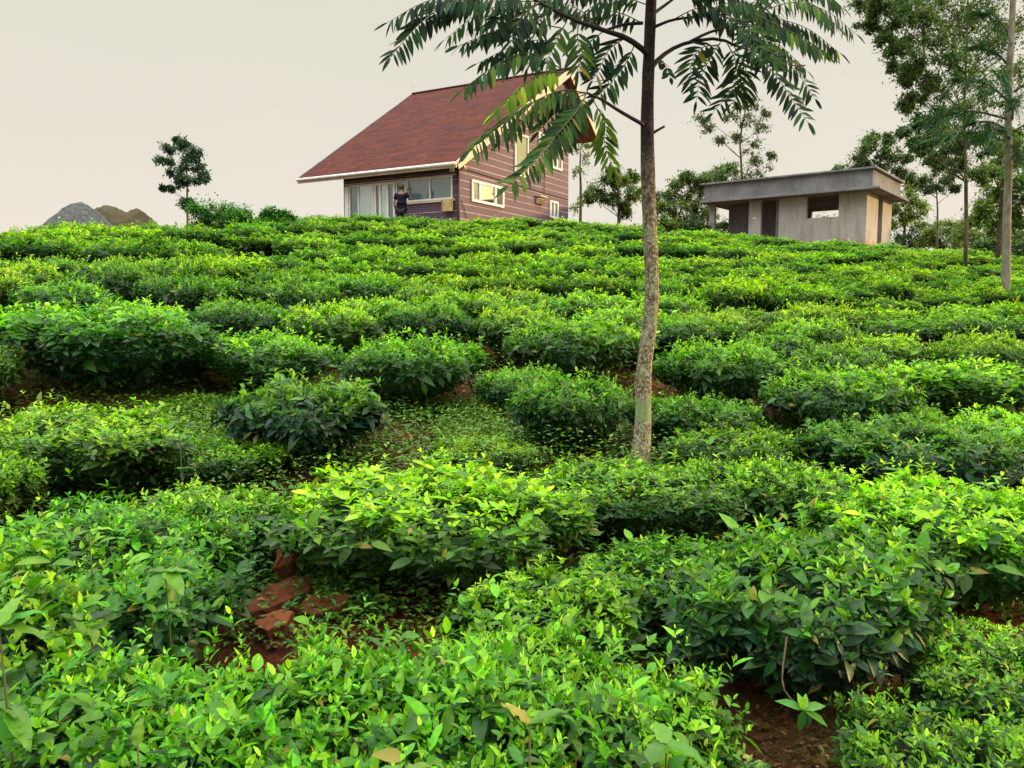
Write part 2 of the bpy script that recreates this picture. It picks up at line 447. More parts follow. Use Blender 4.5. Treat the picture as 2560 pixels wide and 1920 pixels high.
def concrete(name, c1, c2, stain=True):
    m, t, b = newmat(name)
    v = coord(t, 'Object')
    f = noise(t, v, 1.4, 8, .65); g = noise(t, v, 14, 5, .6)
    st = noise(t, coord(t, 'Object', (2.2, 2.2, .35)), 2.0, 6, .7)
    r = ramp(t, [(.3, c1), (.7, c2)]); t.links.new(f, r.inputs[0])
    gr = ramp(t, [(.3, (.82, .82, .82)), (.7, (1.12, 1.12, 1.12))]); t.links.new(g, gr.inputs[0])
    c = mixc(t, 1.0, r.outputs[0], gr.outputs[0], 'MULTIPLY')
    sr = ramp(t, [(.48, (0, 0, 0)), (.75, (.6, .6, .6))]); t.links.new(st, sr.inputs[0])
    c = mixc(t, sr.outputs[0], c, (.12, .115, .115))
    if stain:
        sp = N(t, 'ShaderNodeSeparateXYZ'); t.links.new(v, sp.inputs[0])
        ma = N(t, 'ShaderNodeMath', operation='MULTIPLY_ADD'); ma.inputs[1].default_value = -1.35
        t.links.new(f, ma.inputs[0]); t.links.new(sp.outputs['Z'], ma.inputs[2])
        mr = N(t, 'ShaderNodeMapRange'); mr.inputs['From Min'].default_value = -.02; mr.inputs['From Max'].default_value = -.22
        t.links.new(ma.outputs[0], mr.inputs['Value'])
        mq = N(t, 'ShaderNodeMath', operation='MULTIPLY'); mq.inputs[1].default_value = .6; t.links.new(mr.outputs[0], mq.inputs[0]); c = mixc(t, mq.outputs[0], c, (.38, .19, .095))
    t.links.new(c, b.inputs['Base Color']); b.inputs['Roughness'].default_value = .9; b.inputs['Specular IOR Level'].default_value = .2
    bump(t, b, g, .4, .01)
    return m
M['plaster'] = concrete('bare_plaster', (.47, .455, .44), (.37, .36, .345))
M['concrete'] = concrete('weathered_concrete', (.26, .26, .28), (.14, .145, .165), False)
M['gravel'] = simple_mat('grey_gravel', (.125, .13, .125), (.035, .04, .045), .95, 9, .1, .8)
M['earth'] = simple_mat('brown_earth', (.10, .08, .05), (.055, .055, .03), .95, 5, .1, .8)
M['stone'] = simple_mat('red_stone', (.26, .085, .040), (.15, .045, .024), .9, 7, .15, .5)

# ------------------------------------------------------------------ terrain
_ta = [-.75, -.64, -.39, -.25, -.19, 0, .2, .44, .64, .8]
_ts = [.258, .255, .224, .203, .194, .188, .172, .144, .124, .118]
_td = [14.5, 15, 19, 24.5, 28, 28.6, 29.6, 31.5, 33.5, 34]
_tp = [-.03, -.03, -.02, -.01, 0, 0, 0, 0, 0, 0]
def G(x, y):
    x = np.asarray(x, float); y = np.asarray(y, float)
    yy = np.maximum(y, 3.0)
    a = x / yy
    s = np.interp(a, _ta, _ts); D = np.interp(a, _ta, _td); p = np.interp(a, _ta, _tp)
    k = 1.1
    up = k * np.logaddexp(0, (y - 4.6) / k)              # softplus
    z1 = s * up
    z2 = s * (D - 4.6) + p * (y - D)
    h = .35
    z = -h * np.logaddexp(-z1 / h, -z2 / h)
    far = np.maximum(0, y - 55)
    z = z - far * .12
    z = z - np.maximum(0, np.abs(x) - 45) * .06
    return z
def gz(x, y): return float(G(x, y))

xs = np.concatenate([np.linspace(-400, -45, 14)[:-1], np.linspace(-45, -6, 60)[:-1], np.linspace(-6, 6, 121)[:-1], np.linspace(6, 45, 60)[:-1], np.linspace(45, 400, 14)])
ys = np.concatenate([np.linspace(-60, -1, 12)[:-1], np.linspace(-1, 10, 111)[:-1], np.linspace(10, 45, 70)[:-1], np.linspace(45, 600, 30)])
rng = np.random.default_rng(3)
X, Y = np.meshgrid(xs, ys)
Z = G(X, Y)
nearm = np.exp(-((X / 9) ** 2)) * (Y < 14) * (Y > 0)
Z = Z + nearm * (.028 * np.sin(X * 3.1 + 1.3 * np.sin(Y * 2.3)) + .02 * np.sin(Y * 5.7 + X * 1.7)) + rng.normal(0, .008, Z.shape) * nearm
me = bpy.data.meshes.new('ground')
nv, mv = X.shape
vs = np.stack([X, Y, Z], -1).reshape(-1, 3)
idx = np.arange(nv * mv).reshape(nv, mv)
fs = np.stack([idx[:-1, :-1], idx[:-1, 1:], idx[1:, 1:], idx[1:, :-1]], -1).reshape(-1, 4)
me.from_pydata(vs.tolist(), [], fs.tolist())
me.polygons.foreach_set('use_smooth', [True] * len(me.polygons))
tag(link('ground', me, M['soil']), kind='structure')

# ------------------------------------------------------------------ tea bushes
def tea_foliage(seed, shoots, simple, L0=.062, rx=.74, ry=.6, top=.74, big=.15, fine=False):
    r = np.random.default_rng(seed)
    n = shoots
    # superellipsoid canopy
    cz, hz = top - .31, .31
    cost = np.where(r.random(n) < .55, r.uniform(.15, 1, n), r.uniform(-.9, .35, n)); phi = r.uniform(0, 2 * math.pi, n)
    sint = np.sqrt(1 - cost ** 2)
    dirv = np.stack([np.cos(phi) * sint, np.sin(phi) * sint, cost], 1)
    e = 3.2
    q = (np.abs(dirv[:, 0]) ** e + np.abs(dirv[:, 1]) ** e + np.abs(dirv[:, 2]) ** e) ** (-1 / e)
    q2 = 1.0
    ph = r.uniform(0, 6.28, 6)
    lump = .97 + .16 * np.sin(2 * phi + ph[0]) + .09 * np.sin(5 * phi + ph[1]) + .07 * np.sin(9 * phi + ph[2])
    unit = dirv * (q * .5 + .5 * 1.0)[:, None]
    pos = unit * np.array([rx, ry, hz]) * 1.0
    pos[:, 0] *= lump; pos[:, 1] *= lump
    pos[:, 2] += .075 * np.sin(pos[:, 0] * 7 + ph[3]) * np.cos(pos[:, 1] * 6.5 + ph[4]) + .03 * np.sin(pos[:, 0] * 23 + ph[5])
    nor = nrm(np.sign(pos) * np.abs(pos / np.array([rx, ry, hz])) ** 2 / np.array([rx, ry, hz]) * np.array([1, 1, .8]))
    # underside tapers inward
    low = np.clip(-pos[:, 2] / hz, 0, 1)
    pos[:, :2] *= (1 - .62 * low ** .9)[:, None]
    pos[:, 2] += cz
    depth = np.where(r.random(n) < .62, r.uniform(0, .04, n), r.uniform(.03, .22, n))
    pos -= nor * depth[:, None]
    upw = np.array([0, 0, 1.0])
    sh = nrm(nor * .55 + upw * .75 + r.normal(0, .3, (n, 3)))
    pro = np.where(r.random(n) < .14, r.uniform(.02, .12, n), 0)
    wild = r.random(n) < .035
    pro = np.where(wild, r.uniform(.10, .2, n), pro); depth = np.where(wild, 0, depth)      # shoots that stand proud
    B = []; Dd = []; Ln = []; Yg = []; Bd = []; Wd = []; Up = []
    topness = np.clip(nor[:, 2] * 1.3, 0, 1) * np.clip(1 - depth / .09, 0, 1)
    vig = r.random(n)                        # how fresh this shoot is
    K = 6
    ang0 = r.uniform(0, 6.28, n)
    for k in range(K):
        f = k / (K - 1)                      # 0 tip .. 1 base
        al = R(18) + R(62) * f ** .8 + r.normal(0, .15, n)
        an = ang0 + k * 2.4 + r.normal(0, .2, n)
        t1 = nrm(np.cross(sh, np.array([.3, .9, .1]) + r.normal(0, .05, (n, 3)))); t2 = np.cross(sh, t1)
        rad = t1 * np.cos(an)[:, None] + t2 * np.sin(an)[:, None]
        d = sh * np.cos(al)[:, None] + rad * np.sin(al)[:, None]
        d[:, 2] -= .25 * low * f
        B.append(pos + sh * ((.012 + pro + (1 - f) * .055)[:, None]))
        Dd.append(d)
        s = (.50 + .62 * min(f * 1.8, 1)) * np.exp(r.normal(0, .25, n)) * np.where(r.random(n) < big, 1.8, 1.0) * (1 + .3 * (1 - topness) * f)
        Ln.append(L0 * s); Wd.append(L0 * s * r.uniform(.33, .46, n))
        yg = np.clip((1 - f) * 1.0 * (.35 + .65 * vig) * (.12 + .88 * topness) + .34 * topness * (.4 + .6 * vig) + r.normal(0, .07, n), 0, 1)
        Yg.append(yg); Bd.append(r.uniform(.05, .38, n) * (0.4 + f)); Up.append(nrm(sh - d * .5 + r.normal(0, .15, (n, 3))))
    B = np.concatenate(B); Dd = np.concatenate(Dd)
    m = B[:, 2] > .06
    cat = lambda q: np.concatenate(q)[m]
    mx = 1.35 if simple else 1.0
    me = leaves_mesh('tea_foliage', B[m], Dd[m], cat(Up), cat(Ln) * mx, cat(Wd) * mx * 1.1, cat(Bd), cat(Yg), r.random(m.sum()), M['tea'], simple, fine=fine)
    return me
def tea_stems(seed, n=15, top=.6):
    r = random.Random(seed)
    mb = MB()
    for i in range(3):
        a = i * 2.1 + r.random()
        mb.tube([(0.03 * math.cos(a), .03 * math.sin(a), -.12), (.05 * math.cos(a), .05 * math.sin(a), .1), (.11 * math.cos(a), .1 * math.sin(a), .24)], [.035, .028, .02], 6)
    for i in range(n):
        a = i * 2.4 + r.random(); q = r.uniform(.25, .62)
        p0 = Vector((.07 * math.cos(a), .07 * math.sin(a), r.uniform(.06, .2)))
        p1 = Vector((q * .5 * math.cos(a + .2), q * .45 * math.sin(a + .2), r.uniform(.22, .36)))
        p2 = Vector((q * math.cos(a), q * .85 * math.sin(a), r.uniform(.46, top)))
        pts = smooth_path([p0, p1, p2], 5)
        mb.tube(pts, [.014, .011, .009, .007, .004], 5)
        for j in range(3):
            b = pts[2 + j % 3]; an = r.uniform(0, 6.28)
            e = b + Vector((.13 * math.cos(an), .13 * math.sin(an), r.uniform(.08, .2)))
            mb.tube([b, b.lerp(e, .5) + Vector((0, 0, .01)), e], [.006, .004, .0025], 4)
    return mb.mesh('tea_stem', True)

NEAR = [tea_foliage(10 + i, 3000, False, .038) for i in range(6)]
FRONT = [tea_foliage(80 + i, 4300, False, .030, big=.24, fine=True) for i in range(4)]
BIGL = [tea_foliage(30 + i, 1900, False, .046, big=.28, fine=True) for i in range(2)]
FAR = [tea_foliage(50 + i, 1700, True, .042) for i in range(6)]
for m_ in NEAR + BIGL + FRONT: m_['near'] = 1
STEM = [tea_stems(i) for i in range(3)]
for s_ in STEM: s_.materials.append(M['stem'])

bush_rng = random.Random(8)
ORD = ['zeroth', 'first', 'second', 'third', 'fourth', 'fifth', 'sixth', 'seventh', 'eighth', 'ninth', 'tenth', 'eleventh', 'twelfth', 'thirteenth',
       'fourteenth', 'fifteenth', 'sixteenth', 'seventeenth', 'eighteenth', 'nineteenth', 'twentieth', 'twenty-first', 'twenty-second', 'twenty-third',
       'twenty-fourth', 'twenty-fifth', 'twenty-sixth', 'twenty-seventh', 'twenty-eighth', 'twenty-ninth', 'thirtieth', 'thirty-first', 'thirty-second', 'thirty-third', 'thirty-fourth']
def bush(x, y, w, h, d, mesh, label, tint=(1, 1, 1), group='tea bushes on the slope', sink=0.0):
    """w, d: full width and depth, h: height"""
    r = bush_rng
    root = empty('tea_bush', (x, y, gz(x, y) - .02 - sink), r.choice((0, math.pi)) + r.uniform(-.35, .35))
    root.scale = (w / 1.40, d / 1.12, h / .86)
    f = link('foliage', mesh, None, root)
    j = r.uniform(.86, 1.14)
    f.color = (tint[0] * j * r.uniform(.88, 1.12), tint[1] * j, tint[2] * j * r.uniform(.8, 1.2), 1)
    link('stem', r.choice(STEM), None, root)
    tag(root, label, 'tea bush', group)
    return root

BR = (1.35, 1.18, .8)      # fresh flush
DK = (.70, .72, 1.15)      # dark mature leaf
MID = (.95, .93, .95)
K_ = 2560 / 2212
# full-view centre u, distance, width, height, depth, mesh, tint, label
near_list = [
    (225, 1.85, 1.05, .76, .95, FRONT[0], (.72, .88, .80), 'leafy tea bush in the bottom left corner of the photo'),
    (740, 1.98, 1.02, .76, .95, FRONT[1], (.72, .88, .80), 'bright tea bush at bottom edge directly below the red stones'),
    (1180, 2.05, .92, .74, .95, FRONT[2], (.72, .88, .80), 'tea bush at bottom centre edge with a broad-leaved weed at its front'),
    (1745, 3.3, .98, .70, .66, BIGL[0], (.70, .76, 1.3), 'dark large-leaved tea bush above the bare red soil at bottom right'),
    (2240, 2.0, .62, .56, .7, FRONT[3], (.85, .9, 1.1), 'low tea bush in the bottom right corner beside bare red soil'),
    (-70, 2.7, .9, .74, .8, BIGL[1], (.8, .85, 1), 'large-leaved tea bush cut by the left edge above the corner bush'),
    (165, 3.4, 1.18, .74, 1.15, FRONT[3], (.72, .88, .80), 'wide tea bush left of the red stones'),
    (945, 4.5, 1.46, .66, 1.0, NEAR[4], (1.5, 1.25, .7), 'brightest yellow-green tea bush just right of the red stones'),
    (1350, 5.2, 1.05, .50, .80, NEAR[1], (.9, .85, .8), 'tea bush directly in front of the slim tree trunk'),
    (1655, 5.35, .80, .50, .7, NEAR[0], BR, 'small rounded tea bush first to the right of the trunk foot bush'),
    (1950, 5.95, 1.15, .66, .95, NEAR[2], DK, 'dark green tea bush behind the bright bush at right edge'),
    (2060, 4.25, 1.2, .70, 1.0, NEAR[4], (1.45, 1.25, .75), 'bright yellow-green tea bush at right edge above the dark large-leaved bush'),
    (165, 5.75, 1.4, .64, 1.0, NEAR[2], BR, 'bright tea bush at left edge beneath the large rounded bush'),
    (-140, 4.7, .9, .7, .9, NEAR[1], MID, 'tea bush barely entering the left edge'),
    (665, 6.4, 1.0, .74, .8, BIGL[1], (.62, .62, 1.35), 'dark grey-green tea bush standing alone between two weedy patches'),
    (1235, 6.9, .96, .68, .75, NEAR[3], (.85, .95, .95), 'tea bush touching the left side of the slim tree trunk foot'),
    (1500, 7.0, .8, .52, .7, NEAR[0], (.8, .85, .9), 'low tea bush touching the right side of the slim trunk foot'),
    (1800, 7.5, 1.15, .72, .9, NEAR[4], MID, 'domed tea bush with dark hollow below it right of the trunk'),
    (2195, 6.3, 1.05, .66, .9, NEAR[1], BR, 'yellow-tipped tea bush at right edge behind the bright one'),
    (215, 8.1, 1.85, .92, 1.15, NEAR[0], (.98, .97, .95), 'largest rounded tea bush at left with dark shaded base'),
    (-110, 7.0, .9, .8, 1.0, NEAR[4], MID, 'tea bush at left edge next to the largest rounded bush'),
    (585, 8.35, 1.3, .66, .9, NEAR[2], (1.05, 1.05, .9), 'tea bush behind the lone dark grey-green bush'),
    (890, 8.1, 1.2, .74, .85, NEAR[3], (1.1, 1.08, .9), 'tea bush up the slope behind the yellow weedy patch'),
    (1235, 9.0, 1.3, .80, .9, NEAR[4], (1.05, 1, .85), 'tall bright tea bush left of the trunk at its slight bend'),
    (1560, 8.3, 1.15, .76, .85, NEAR[1], (1.25, 1.12, .85), 'tea bush on bare dark stems right of the trunk'),
    (1800, 9.1, .85, .62, .8, NEAR[2], MID, 'small tea bush between the dark-stemmed bush and the long bright one'),
    (2160, 3.05, .62, .40, .50, NEAR[3], (.85, .9, .95), 'low tea plant on the bare soil at the right edge under the bright bush'),
    (1190, 3.45, .70, .46, .6, BIGL[1], (1.1, 1.0, .9), 'low loose tea plant in the gap right of the brightest bush'),
    (1440, 4.0, .75, .40, .6, BIGL[0], (.95, .95, .9), 'low tea plant in front of the trunk foot bush near the small weeds'),
    (480, 5.9, .75, .40, .6, NEAR[5], (1.1, 1.05, .9), 'low tea plant left of the lone dark grey-green bush'),
    (1040, 6.2, .70, .36, .5, NEAR[2], (1.15, 1.0, .9), 'low tea plant in front of the yellow weedy patch'),
    (1590, 6.3, .85, .46, .6, NEAR[5], (.95, .95, .95), 'low tea plant between the trunk foot and the domed bush'),
    (420, 4.5, .85, .50, .7, NEAR[3], (1.0, .98, .9), 'low tea bush just up the slope from the broad-leaved weed'),
    (1130, 7.9, .75, .50, .6, NEAR[5], (.95, .98, .95), 'small tea bush right behind the yellow weedy patch'),
    (1940, 7.2, .70, .46, .6, NEAR[3], (.9, .95, 1), 'small tea bush in the dark gap under the long bright one'),
    (400, 8.6, .8, .5, .6, NEAR[1], (1.1, 1.05, .9), 'small tea bush right of the largest rounded bush'),
    (2070, 8.4, 1.55, .66, .9, NEAR[0], BR, 'long bright tea bush near right edge with dark gap beneath'),
]
for (fu, D, w, h, d, me_, tint, lab) in near_list:
    x = ray(fu * K_, 1150)[0] * D
    bush(x, D, w * 1.15, h, d * 1.13, me_, lab, tint)

# planted rows further up the slope
rows = []
yrow = 10.05
while yrow < 32.5:
    rows.append(yrow)
    yrow += 1.05 + .012 * (yrow - 8.7)
count = len(near_list)
row_specs = []
for ri, y0 in enumerate(rows):
    half = .68 * y0 + .6
    xw = 1.12 + .014 * (y0 - 8)
    x = -half + bush_rng.uniform(0, .9)
    k = 0
    while x < half:
        jit = bush_rng.uniform(-.2, .2)
        y = y0 - .10 * x * (.5 if x > 0 else .12) + .30 * math.sin(x * .55 + ri * 1.9) + jit
        a = x / max(y, 1)
        Dc = float(np.interp(a, _ta, _td))
        lim = Dc - (.7 if a > -.22 else -1.6)
        if y < lim and y > 9.5:
            w = xw * bush_rng.uniform(.9, 1.12); h = bush_rng.uniform(.50, .78) * (1 - .011 * max(0, y0 - 12)); d = bush_rng.uniform(.80, .98) * (1 + .012 * (y0 - 8))
            skip = bush_rng.random() < .03
            if not skip:
                k += 1; count += 1
                tone = bush_rng.random()
                if a < -.25 and y > 10.5: h *= 1.12
                tint = BR if tone < .42 else (MID if tone < .7 else (.68, .78, .9))
                if a < -.3 and tone > .45: tint = (.72, .82, 1.15)
                tint = tuple(c * q for c, q in zip(tint, (1.22, 1.08, .85)))
                me_ = bush_rng.choice(NEAR if y < 12.5 else FAR)
                row_specs.append((x, y, w, h, d, me_, 'clipped tea bush %s from the left in the %s planted row up the slope' % (ORD[min(k, 34)], ORD[ri + 4]), tint))
        x += xw * bush_rng.uniform(.94, 1.04)
row_specs.sort(key=lambda q: q[1])
n_own = 298 - len(near_list)
for q in row_specs[:n_own]:
    bush(*q)
# the farthest bushes on the crest run together: one mass of clipped tea
if row_specs[n_own:]:
    lite = tea_foliage(71, 750, True, .060)
    nvl = len(lite.vertices); co = np.empty(nvl * 3, np.float32); lite.vertices.foreach_get('co', co); co = co.reshape(-1, 3)
    yv = np.empty(nvl, np.float32); lite.attributes['young'].data.foreach_get('value', yv)
    rv = np.empty(nvl, np.float32); lite.attributes['rnd'].data.foreach_get('value', rv)
    nlp = len(lite.loops); li = np.empty(nlp, np.int32); lite.loops.foreach_get('vertex_index', li)
    VV = []
    for (x, y, w, h, d, m_, lab_, tint_) in row_specs[n_own:]:
        a_ = bush_rng.uniform(0, 6.28); c_, s_ = math.cos(a_), math.sin(a_)
        q = np.stack([(co[:, 0] * c_ - co[:, 1] * s_) * (w / 1.35), (co[:, 0] * s_ + co[:, 1] * c_) * (d / 1.2), co[:, 2] * (h / .86)], 1)
        VV.append(q + np.array([x, y, gz(x, y) - .02]))
    nb = len(VV); VV = np.concatenate(VV).astype(np.float32)
    mt_ = bpy.data.meshes.new('crest_tea'); mt_.vertices.add(len(VV)); mt_.vertices.foreach_set('co', VV.reshape(-1))
    mt_.loops.add(nb * nlp); mt_.loops.foreach_set('vertex_index', (li[None] + (np.arange(nb) * nvl)[:, None]).reshape(-1).astype(np.int32))
    mt_.polygons.add(nb * nlp // 3); mt_.polygons.foreach_set('loop_start', (np.arange(nb * nlp // 3) * 3).astype(np.int32))
    mt_.update(calc_edges=True)
    for nm_, ar_ in (('young', yv), ('rnd', rv)):
        mt_.attributes.new(nm_, 'FLOAT', 'POINT').data.foreach_set('value', np.tile(ar_, nb))
    o_ = link('crest_tea', mt_, M['tea']); o_.color = (1.15, 1.08, .85, 1)
    tag(o_, 'farthest clipped tea running together along the crest below the buildings', 'tea', kind='stuff')
print('bushes', count)

# taller shrubs on the left crest
def blob_leaves(rg, c, rad, n, ln, flat=.8, droop=.2):
    v = nrm(rg.normal(0, 1, (n, 3)))
    rr = np.abs(rg.normal(0, .62, n))
    p = v * rr[:, None] * np.array([rad, rad, rad * flat]) + np.array(c)
    d = nrm(v * .6 + rg.normal(0, .7, (n, 3)) + np.array([0, 0, -droop]))
    return p, d
def clump_tree(name, label, base, trunk, blobs, leaf, mat, n_per, seed, cat='tree', group=None, tint=(1, 1, 1), young=.4, limb=True, tr=.12, bark_m=None, sub=7, flat=.75, part='crown'):
    """trunk: world points; blobs: (centre, radius); leaves gather in sub-clumps so that gaps show"""
    rg = np.random.default_rng(seed); rr = random.Random(seed)
    root = empty(name, base)
    b0 = Vector(base)
    tp = smooth_path([Vector(p) - b0 for p in trunk], 9)
    m = len(tp)
    MB().tube(tp, [tr * (1 - .72 * i / (m - 1)) for i in range(m)], 8).build('trunk', bark_m or M['bark_far'], root, smooth=True)
    lm = MB()
    PP = []; DD = []
    for (c, rad) in blobs:
        c = Vector(c) - b0
        # limb from the nearest lower trunk point
        cand = [p for p in tp[3:] if p.z < c.z + .1] or [tp[-1]]
        s = min(tp[2:], key=lambda p: abs(p.z + .75 * math.hypot(p.x - c.x, p.y - c.y) - c.z))
        mid = s.lerp(c, .5) + Vector((rr.uniform(-.1, .1), rr.uniform(-.1, .1), -.05)) * rad
        path = smooth_path([s, mid, c], 6)
        lm.tube(path, [tr * .26 * (1 - .13 * i) for i in range(6)], 5)
        k = max(3, int(sub * (1 + rad * .3)))
        for q in range(k):
            v = Vector(rg.normal(0, 1, 3)).normalized()
            sc = c + Vector((v.x, v.y, v.z * flat)) * rad * rr.uniform(.35, .95)
            lm.tube([c.lerp(path[3], .3), c.lerp(sc, .5) + Vector((0, 0, rad * .04)), sc], [tr * .11, tr * .07, tr * .04], 4)
            p, d = blob_leaves(rg, sc, rad * rr.uniform(.34, .66), int(n_per * 1.15 * rr.uniform(.6, 1.3)), leaf)
            PP.append(p); DD.append(d)
    lm.build('limb', bark_m or M['bark_far'], root, smooth=True)
    PP = np.concatenate(PP); DD = np.concatenate(DD); n = len(PP)
    ln = leaf * rg.uniform(.6, 1.35, n)
    me = leaves_mesh('crown', PP, DD, np.tile([0, 0, 1.0], (n, 1)) + rg.normal(0, .4, (n, 3)), ln, ln * .5, rg.uniform(0, .3, n),
                     np.clip(rg.normal(young, .25, n), 0, 1), rg.random(n), mat, True, .12)
    f = link(part, me, None, root); f.color = (*tint, 1)
    tag(root, label, cat, group)
    return root
def gp(u, D, v=560):
    x = ray(u, v)[0] * D
    return Vector((x, D, gz(x, D)))

for (u, v, D, rpx, lab, sd_) in ((552, 532, 19.5, 72, 'dark rounded shrub on the crest just right of the lone tree', 1), (690, 537, 21, 34, 'small dark shrub on the crest between the rounded shrub and the house', 2)):
    c = P(u, v, D); g = gp(u, D); r_ = rpx / FPX * D
    clump_tree('crest_shrub', lab, g, [g, g.lerp(c, .5), c], [(c, r_ * .75), (c + Vector((-r_ * .7, 0, -r_ * .2)), r_ * .6), (c + Vector((r_ * .7, .1, -r_ * .25)), r_ * .6)],
               .07, M['tea'], 260, sd_, 'shrub', 'shrubs on the left crest', (.55, .75, 1.5), .3, tr=.04, sub=9)

# ------------------------------------------------------------------ ground cover between the bushes
def scatter_cover(name, cx, cy, rx, ry, n, ln, mat, seed, young, lift=.06, cat=None, flat=False):
    rg = np.random.default_rng(seed)
    a = rg.uniform(0, 6.28, n); q = np.sqrt(rg.random(n))
    x = cx + rx * q * np.cos(a); y = cy + ry * q * np.sin(a)
    z = G(x, y) + (rg.random(n) ** 1.6) * lift * (1.2 - q) + .008
    d = rg.normal(0, 1, (n, 3)); d[:, 2] = np.abs(d[:, 2]) * (.1 if flat else .5)
    l = ln * rg.uniform(.5, 1.4, n)
    return np.stack([x, y, z], 1), d, l, np.clip(rg.normal(young, .25, n), 0, 1), rg.random(n)
def merge_cover(name, parts, mat, wratio=.5):
    B = np.concatenate([p[0] for p in parts]); D_ = np.concatenate([p[1] for p in parts]); l = np.concatenate([p[2] for p in parts])
    yg = np.concatenate([p[3] for p in parts]); rn = np.concatenate([p[4] for p in parts]); n = len(B)
    me = leaves_mesh(name, B, D_, np.tile([0, 0, 1.0], (n, 1)), l, l * wratio, .2, yg, rn, mat, True)
    o = link(name, me); return o
def wp(fu, fv, D):
    return ray(fu * K_, fv * K_)[0] * D
parts = [scatter_cover('w', wp(1060, 930, 7.5), 7.5, .50, 1.0, 10000, .036, None, 1, .8, .18),
         scatter_cover('w', wp(400, 860, 7.3), 7.3, .55, .8, 8000, .036, None, 2, .6, .22),
         scatter_cover('w', wp(440, 960, 6.4), 6.4, .55, .6, 5000, .036, None, 3, .4, .15),
         scatter_cover('w', wp(1150, 850, 8.2), 8.2, .6, .5, 3000, .04, None, 4, .45, .15),
         scatter_cover('w', wp(1480, 1190, 4.2), 4.2, .5, .45, 5000, .036, None, 5, .35, .28),
         scatter_cover('w', wp(1620, 1560, 2.5), 2.5, .24, .24, 900, .034, None, 6, .3, .18),
         scatter_cover('w', wp(2130, 1440, 3.0), 3.0, .34, .35, 900, .034, None, 16, .3, .16),
         scatter_cover('w', wp(1900, 1600, 2.5), 2.45, .5, .16, 450, .030, None, 17, .25, .10),
         scatter_cover('w', 0, 9.5, 9.0, 5.5, 80000, .048, None, 7, .34, .32),
         scatter_cover('w', 0, 6.0, 5.0, 2.4, 46000, .040, None, 8, .38, .40),
         scatter_cover('w', wp(1420, 1200, 3.9), 3.9, .9, .5, 6000, .038, None, 9, .3, .32),
         scatter_cover('w', wp(560, 1130, 4.6), 4.6, .5, .5, 4000, .038, None, 10, .3, .3),
         scatter_cover('w', wp(700, 1250, 4.0), 4.1, .28, .2, 700, .034, None, 11, .25, .26)]
tag(merge_cover('ground_weeds', parts, M['weed'], .6), 'low yellow-green weeds covering the soil between tea bushes', 'weeds', kind='stuff')
parts = [scatter_cover('w', 0, 6, 6, 5, 5000, .05, None, 17, .4, .015, flat=True),
         scatter_cover('w', wp(1800, 1550, 2.6), 2.6, 1.0, .7, 1300, .026, None, 18, .3, .02, flat=True),
         scatter_cover('w', wp(450, 930, 5), 5, .9, .6, 700, .05, None, 19, .7, .02, flat=True)]
tag(merge_cover('leaf_litter', parts, M['dry'], .5), 'dry brown fallen leaves scattered on the red soil', 'leaf litter', kind='stuff')

# crumbs of earth and small pebbles on the bare soil
rgc = np.random.default_rng(61)
nC = 5200
cx_ = np.concatenate([rgc.normal(wp(1850, 1560, 2.6), .55, 2600), rgc.uniform(-4.5, 4.5, nC - 2600)])
cy_ = np.concatenate([rgc.normal(2.6, .35, 2600), rgc.uniform(2.2, 8.5, nC - 2600)])
cz_ = G(cx_, cy_) + .012
rC = np.abs(rgc.normal(0, .008, nC)) + .003
oct_ = np.array([[1, 0, 0], [-1, 0, 0], [0, 1, 0], [0, -1, 0], [0, 0, .8], [0, 0, -.8]])
Vc = np.stack([cx_, cy_, cz_], 1)[:, None, :] + oct_[None] * rC[:, None, None] * rgc.uniform(.6, 1.4, (nC, 6, 1))
Fc = np.array([[0, 2, 4], [2, 1, 4], [1, 3, 4], [3, 0, 4], [2, 0, 5], [1, 2, 5], [3, 1, 5], [0, 3, 5]])
mec = bpy.data.meshes.new('soil_crumbs'); mec.from_pydata(Vc.reshape(-1, 3).tolist(), [], (Fc[None] + (np.arange(nC) * 6)[:, None, None]).reshape(-1, 3).tolist())
tag(link('soil_crumbs', mec, M['soil']), 'crumbs of red earth and pebbles on the bare soil', 'soil crumbs', kind='stuff')
# red stones
def rock(name, label, c, size, seed, rz, tilt=(0, 0), group='red stones among the bushes'):
    rg = random.Random(seed)
    mb = MB()
    n = 7; sx, sy, sz = size
    ring = []
    for i in range(n):
        a = 2 * math.pi * i / n
        q = rg.uniform(.86, 1.12)
        ring.append((math.copysign(abs(math.cos(a)) ** .6, math.cos(a)) * sx * q, math.copysign(abs(math.sin(a)) ** .6, math.sin(a)) * sy * q))
    vs = []
    for z, s in ((-sz, 1.02), (0, 1.06), (sz * .72, 1.0), (sz, .84)):
        vs += [(x * s, y * s, z + rg.uniform(-.08, .08) * sz) for x, y in ring]
    vs.append((0, 0, sz * 1.02))
    fs = [(r_ * n + i, r_ * n + (i + 1) % n, (r_ + 1) * n + (i + 1) % n, (r_ + 1) * n + i) for r_ in range(3) for i in range(n)]
    fs += [(3 * n + i, 3 * n + (i + 1) % n, 4 * n) for i in range(n)]
    mb.add(vs, fs)
    o = mb.build(name, M['stone'], None, c, True)
    o.rotation_euler = (tilt[0], tilt[1], rz)
    bv = o.modifiers.new('b', 'BEVEL'); bv.width = .018; bv.segments = 2; bv.limit_method = 'ANGLE'; bv.angle_limit = R(25)
    s = o.modifiers.new('s', 'SUBSURF'); s.levels = 1; s.render_levels = 3; s.subdivision_type = 'SIMPLE'
    tx = bpy.data.textures.new('rock', 'CLOUDS'); tx.noise_scale = .05
    dm = o.modifiers.new('d', 'DISPLACE'); dm.texture = tx; dm.strength = .012; dm.mid_level = .5
    o.data.polygons.foreach_set('use_smooth', [False] * len(o.data.polygons))
    return tag(o, label, 'stone', group)
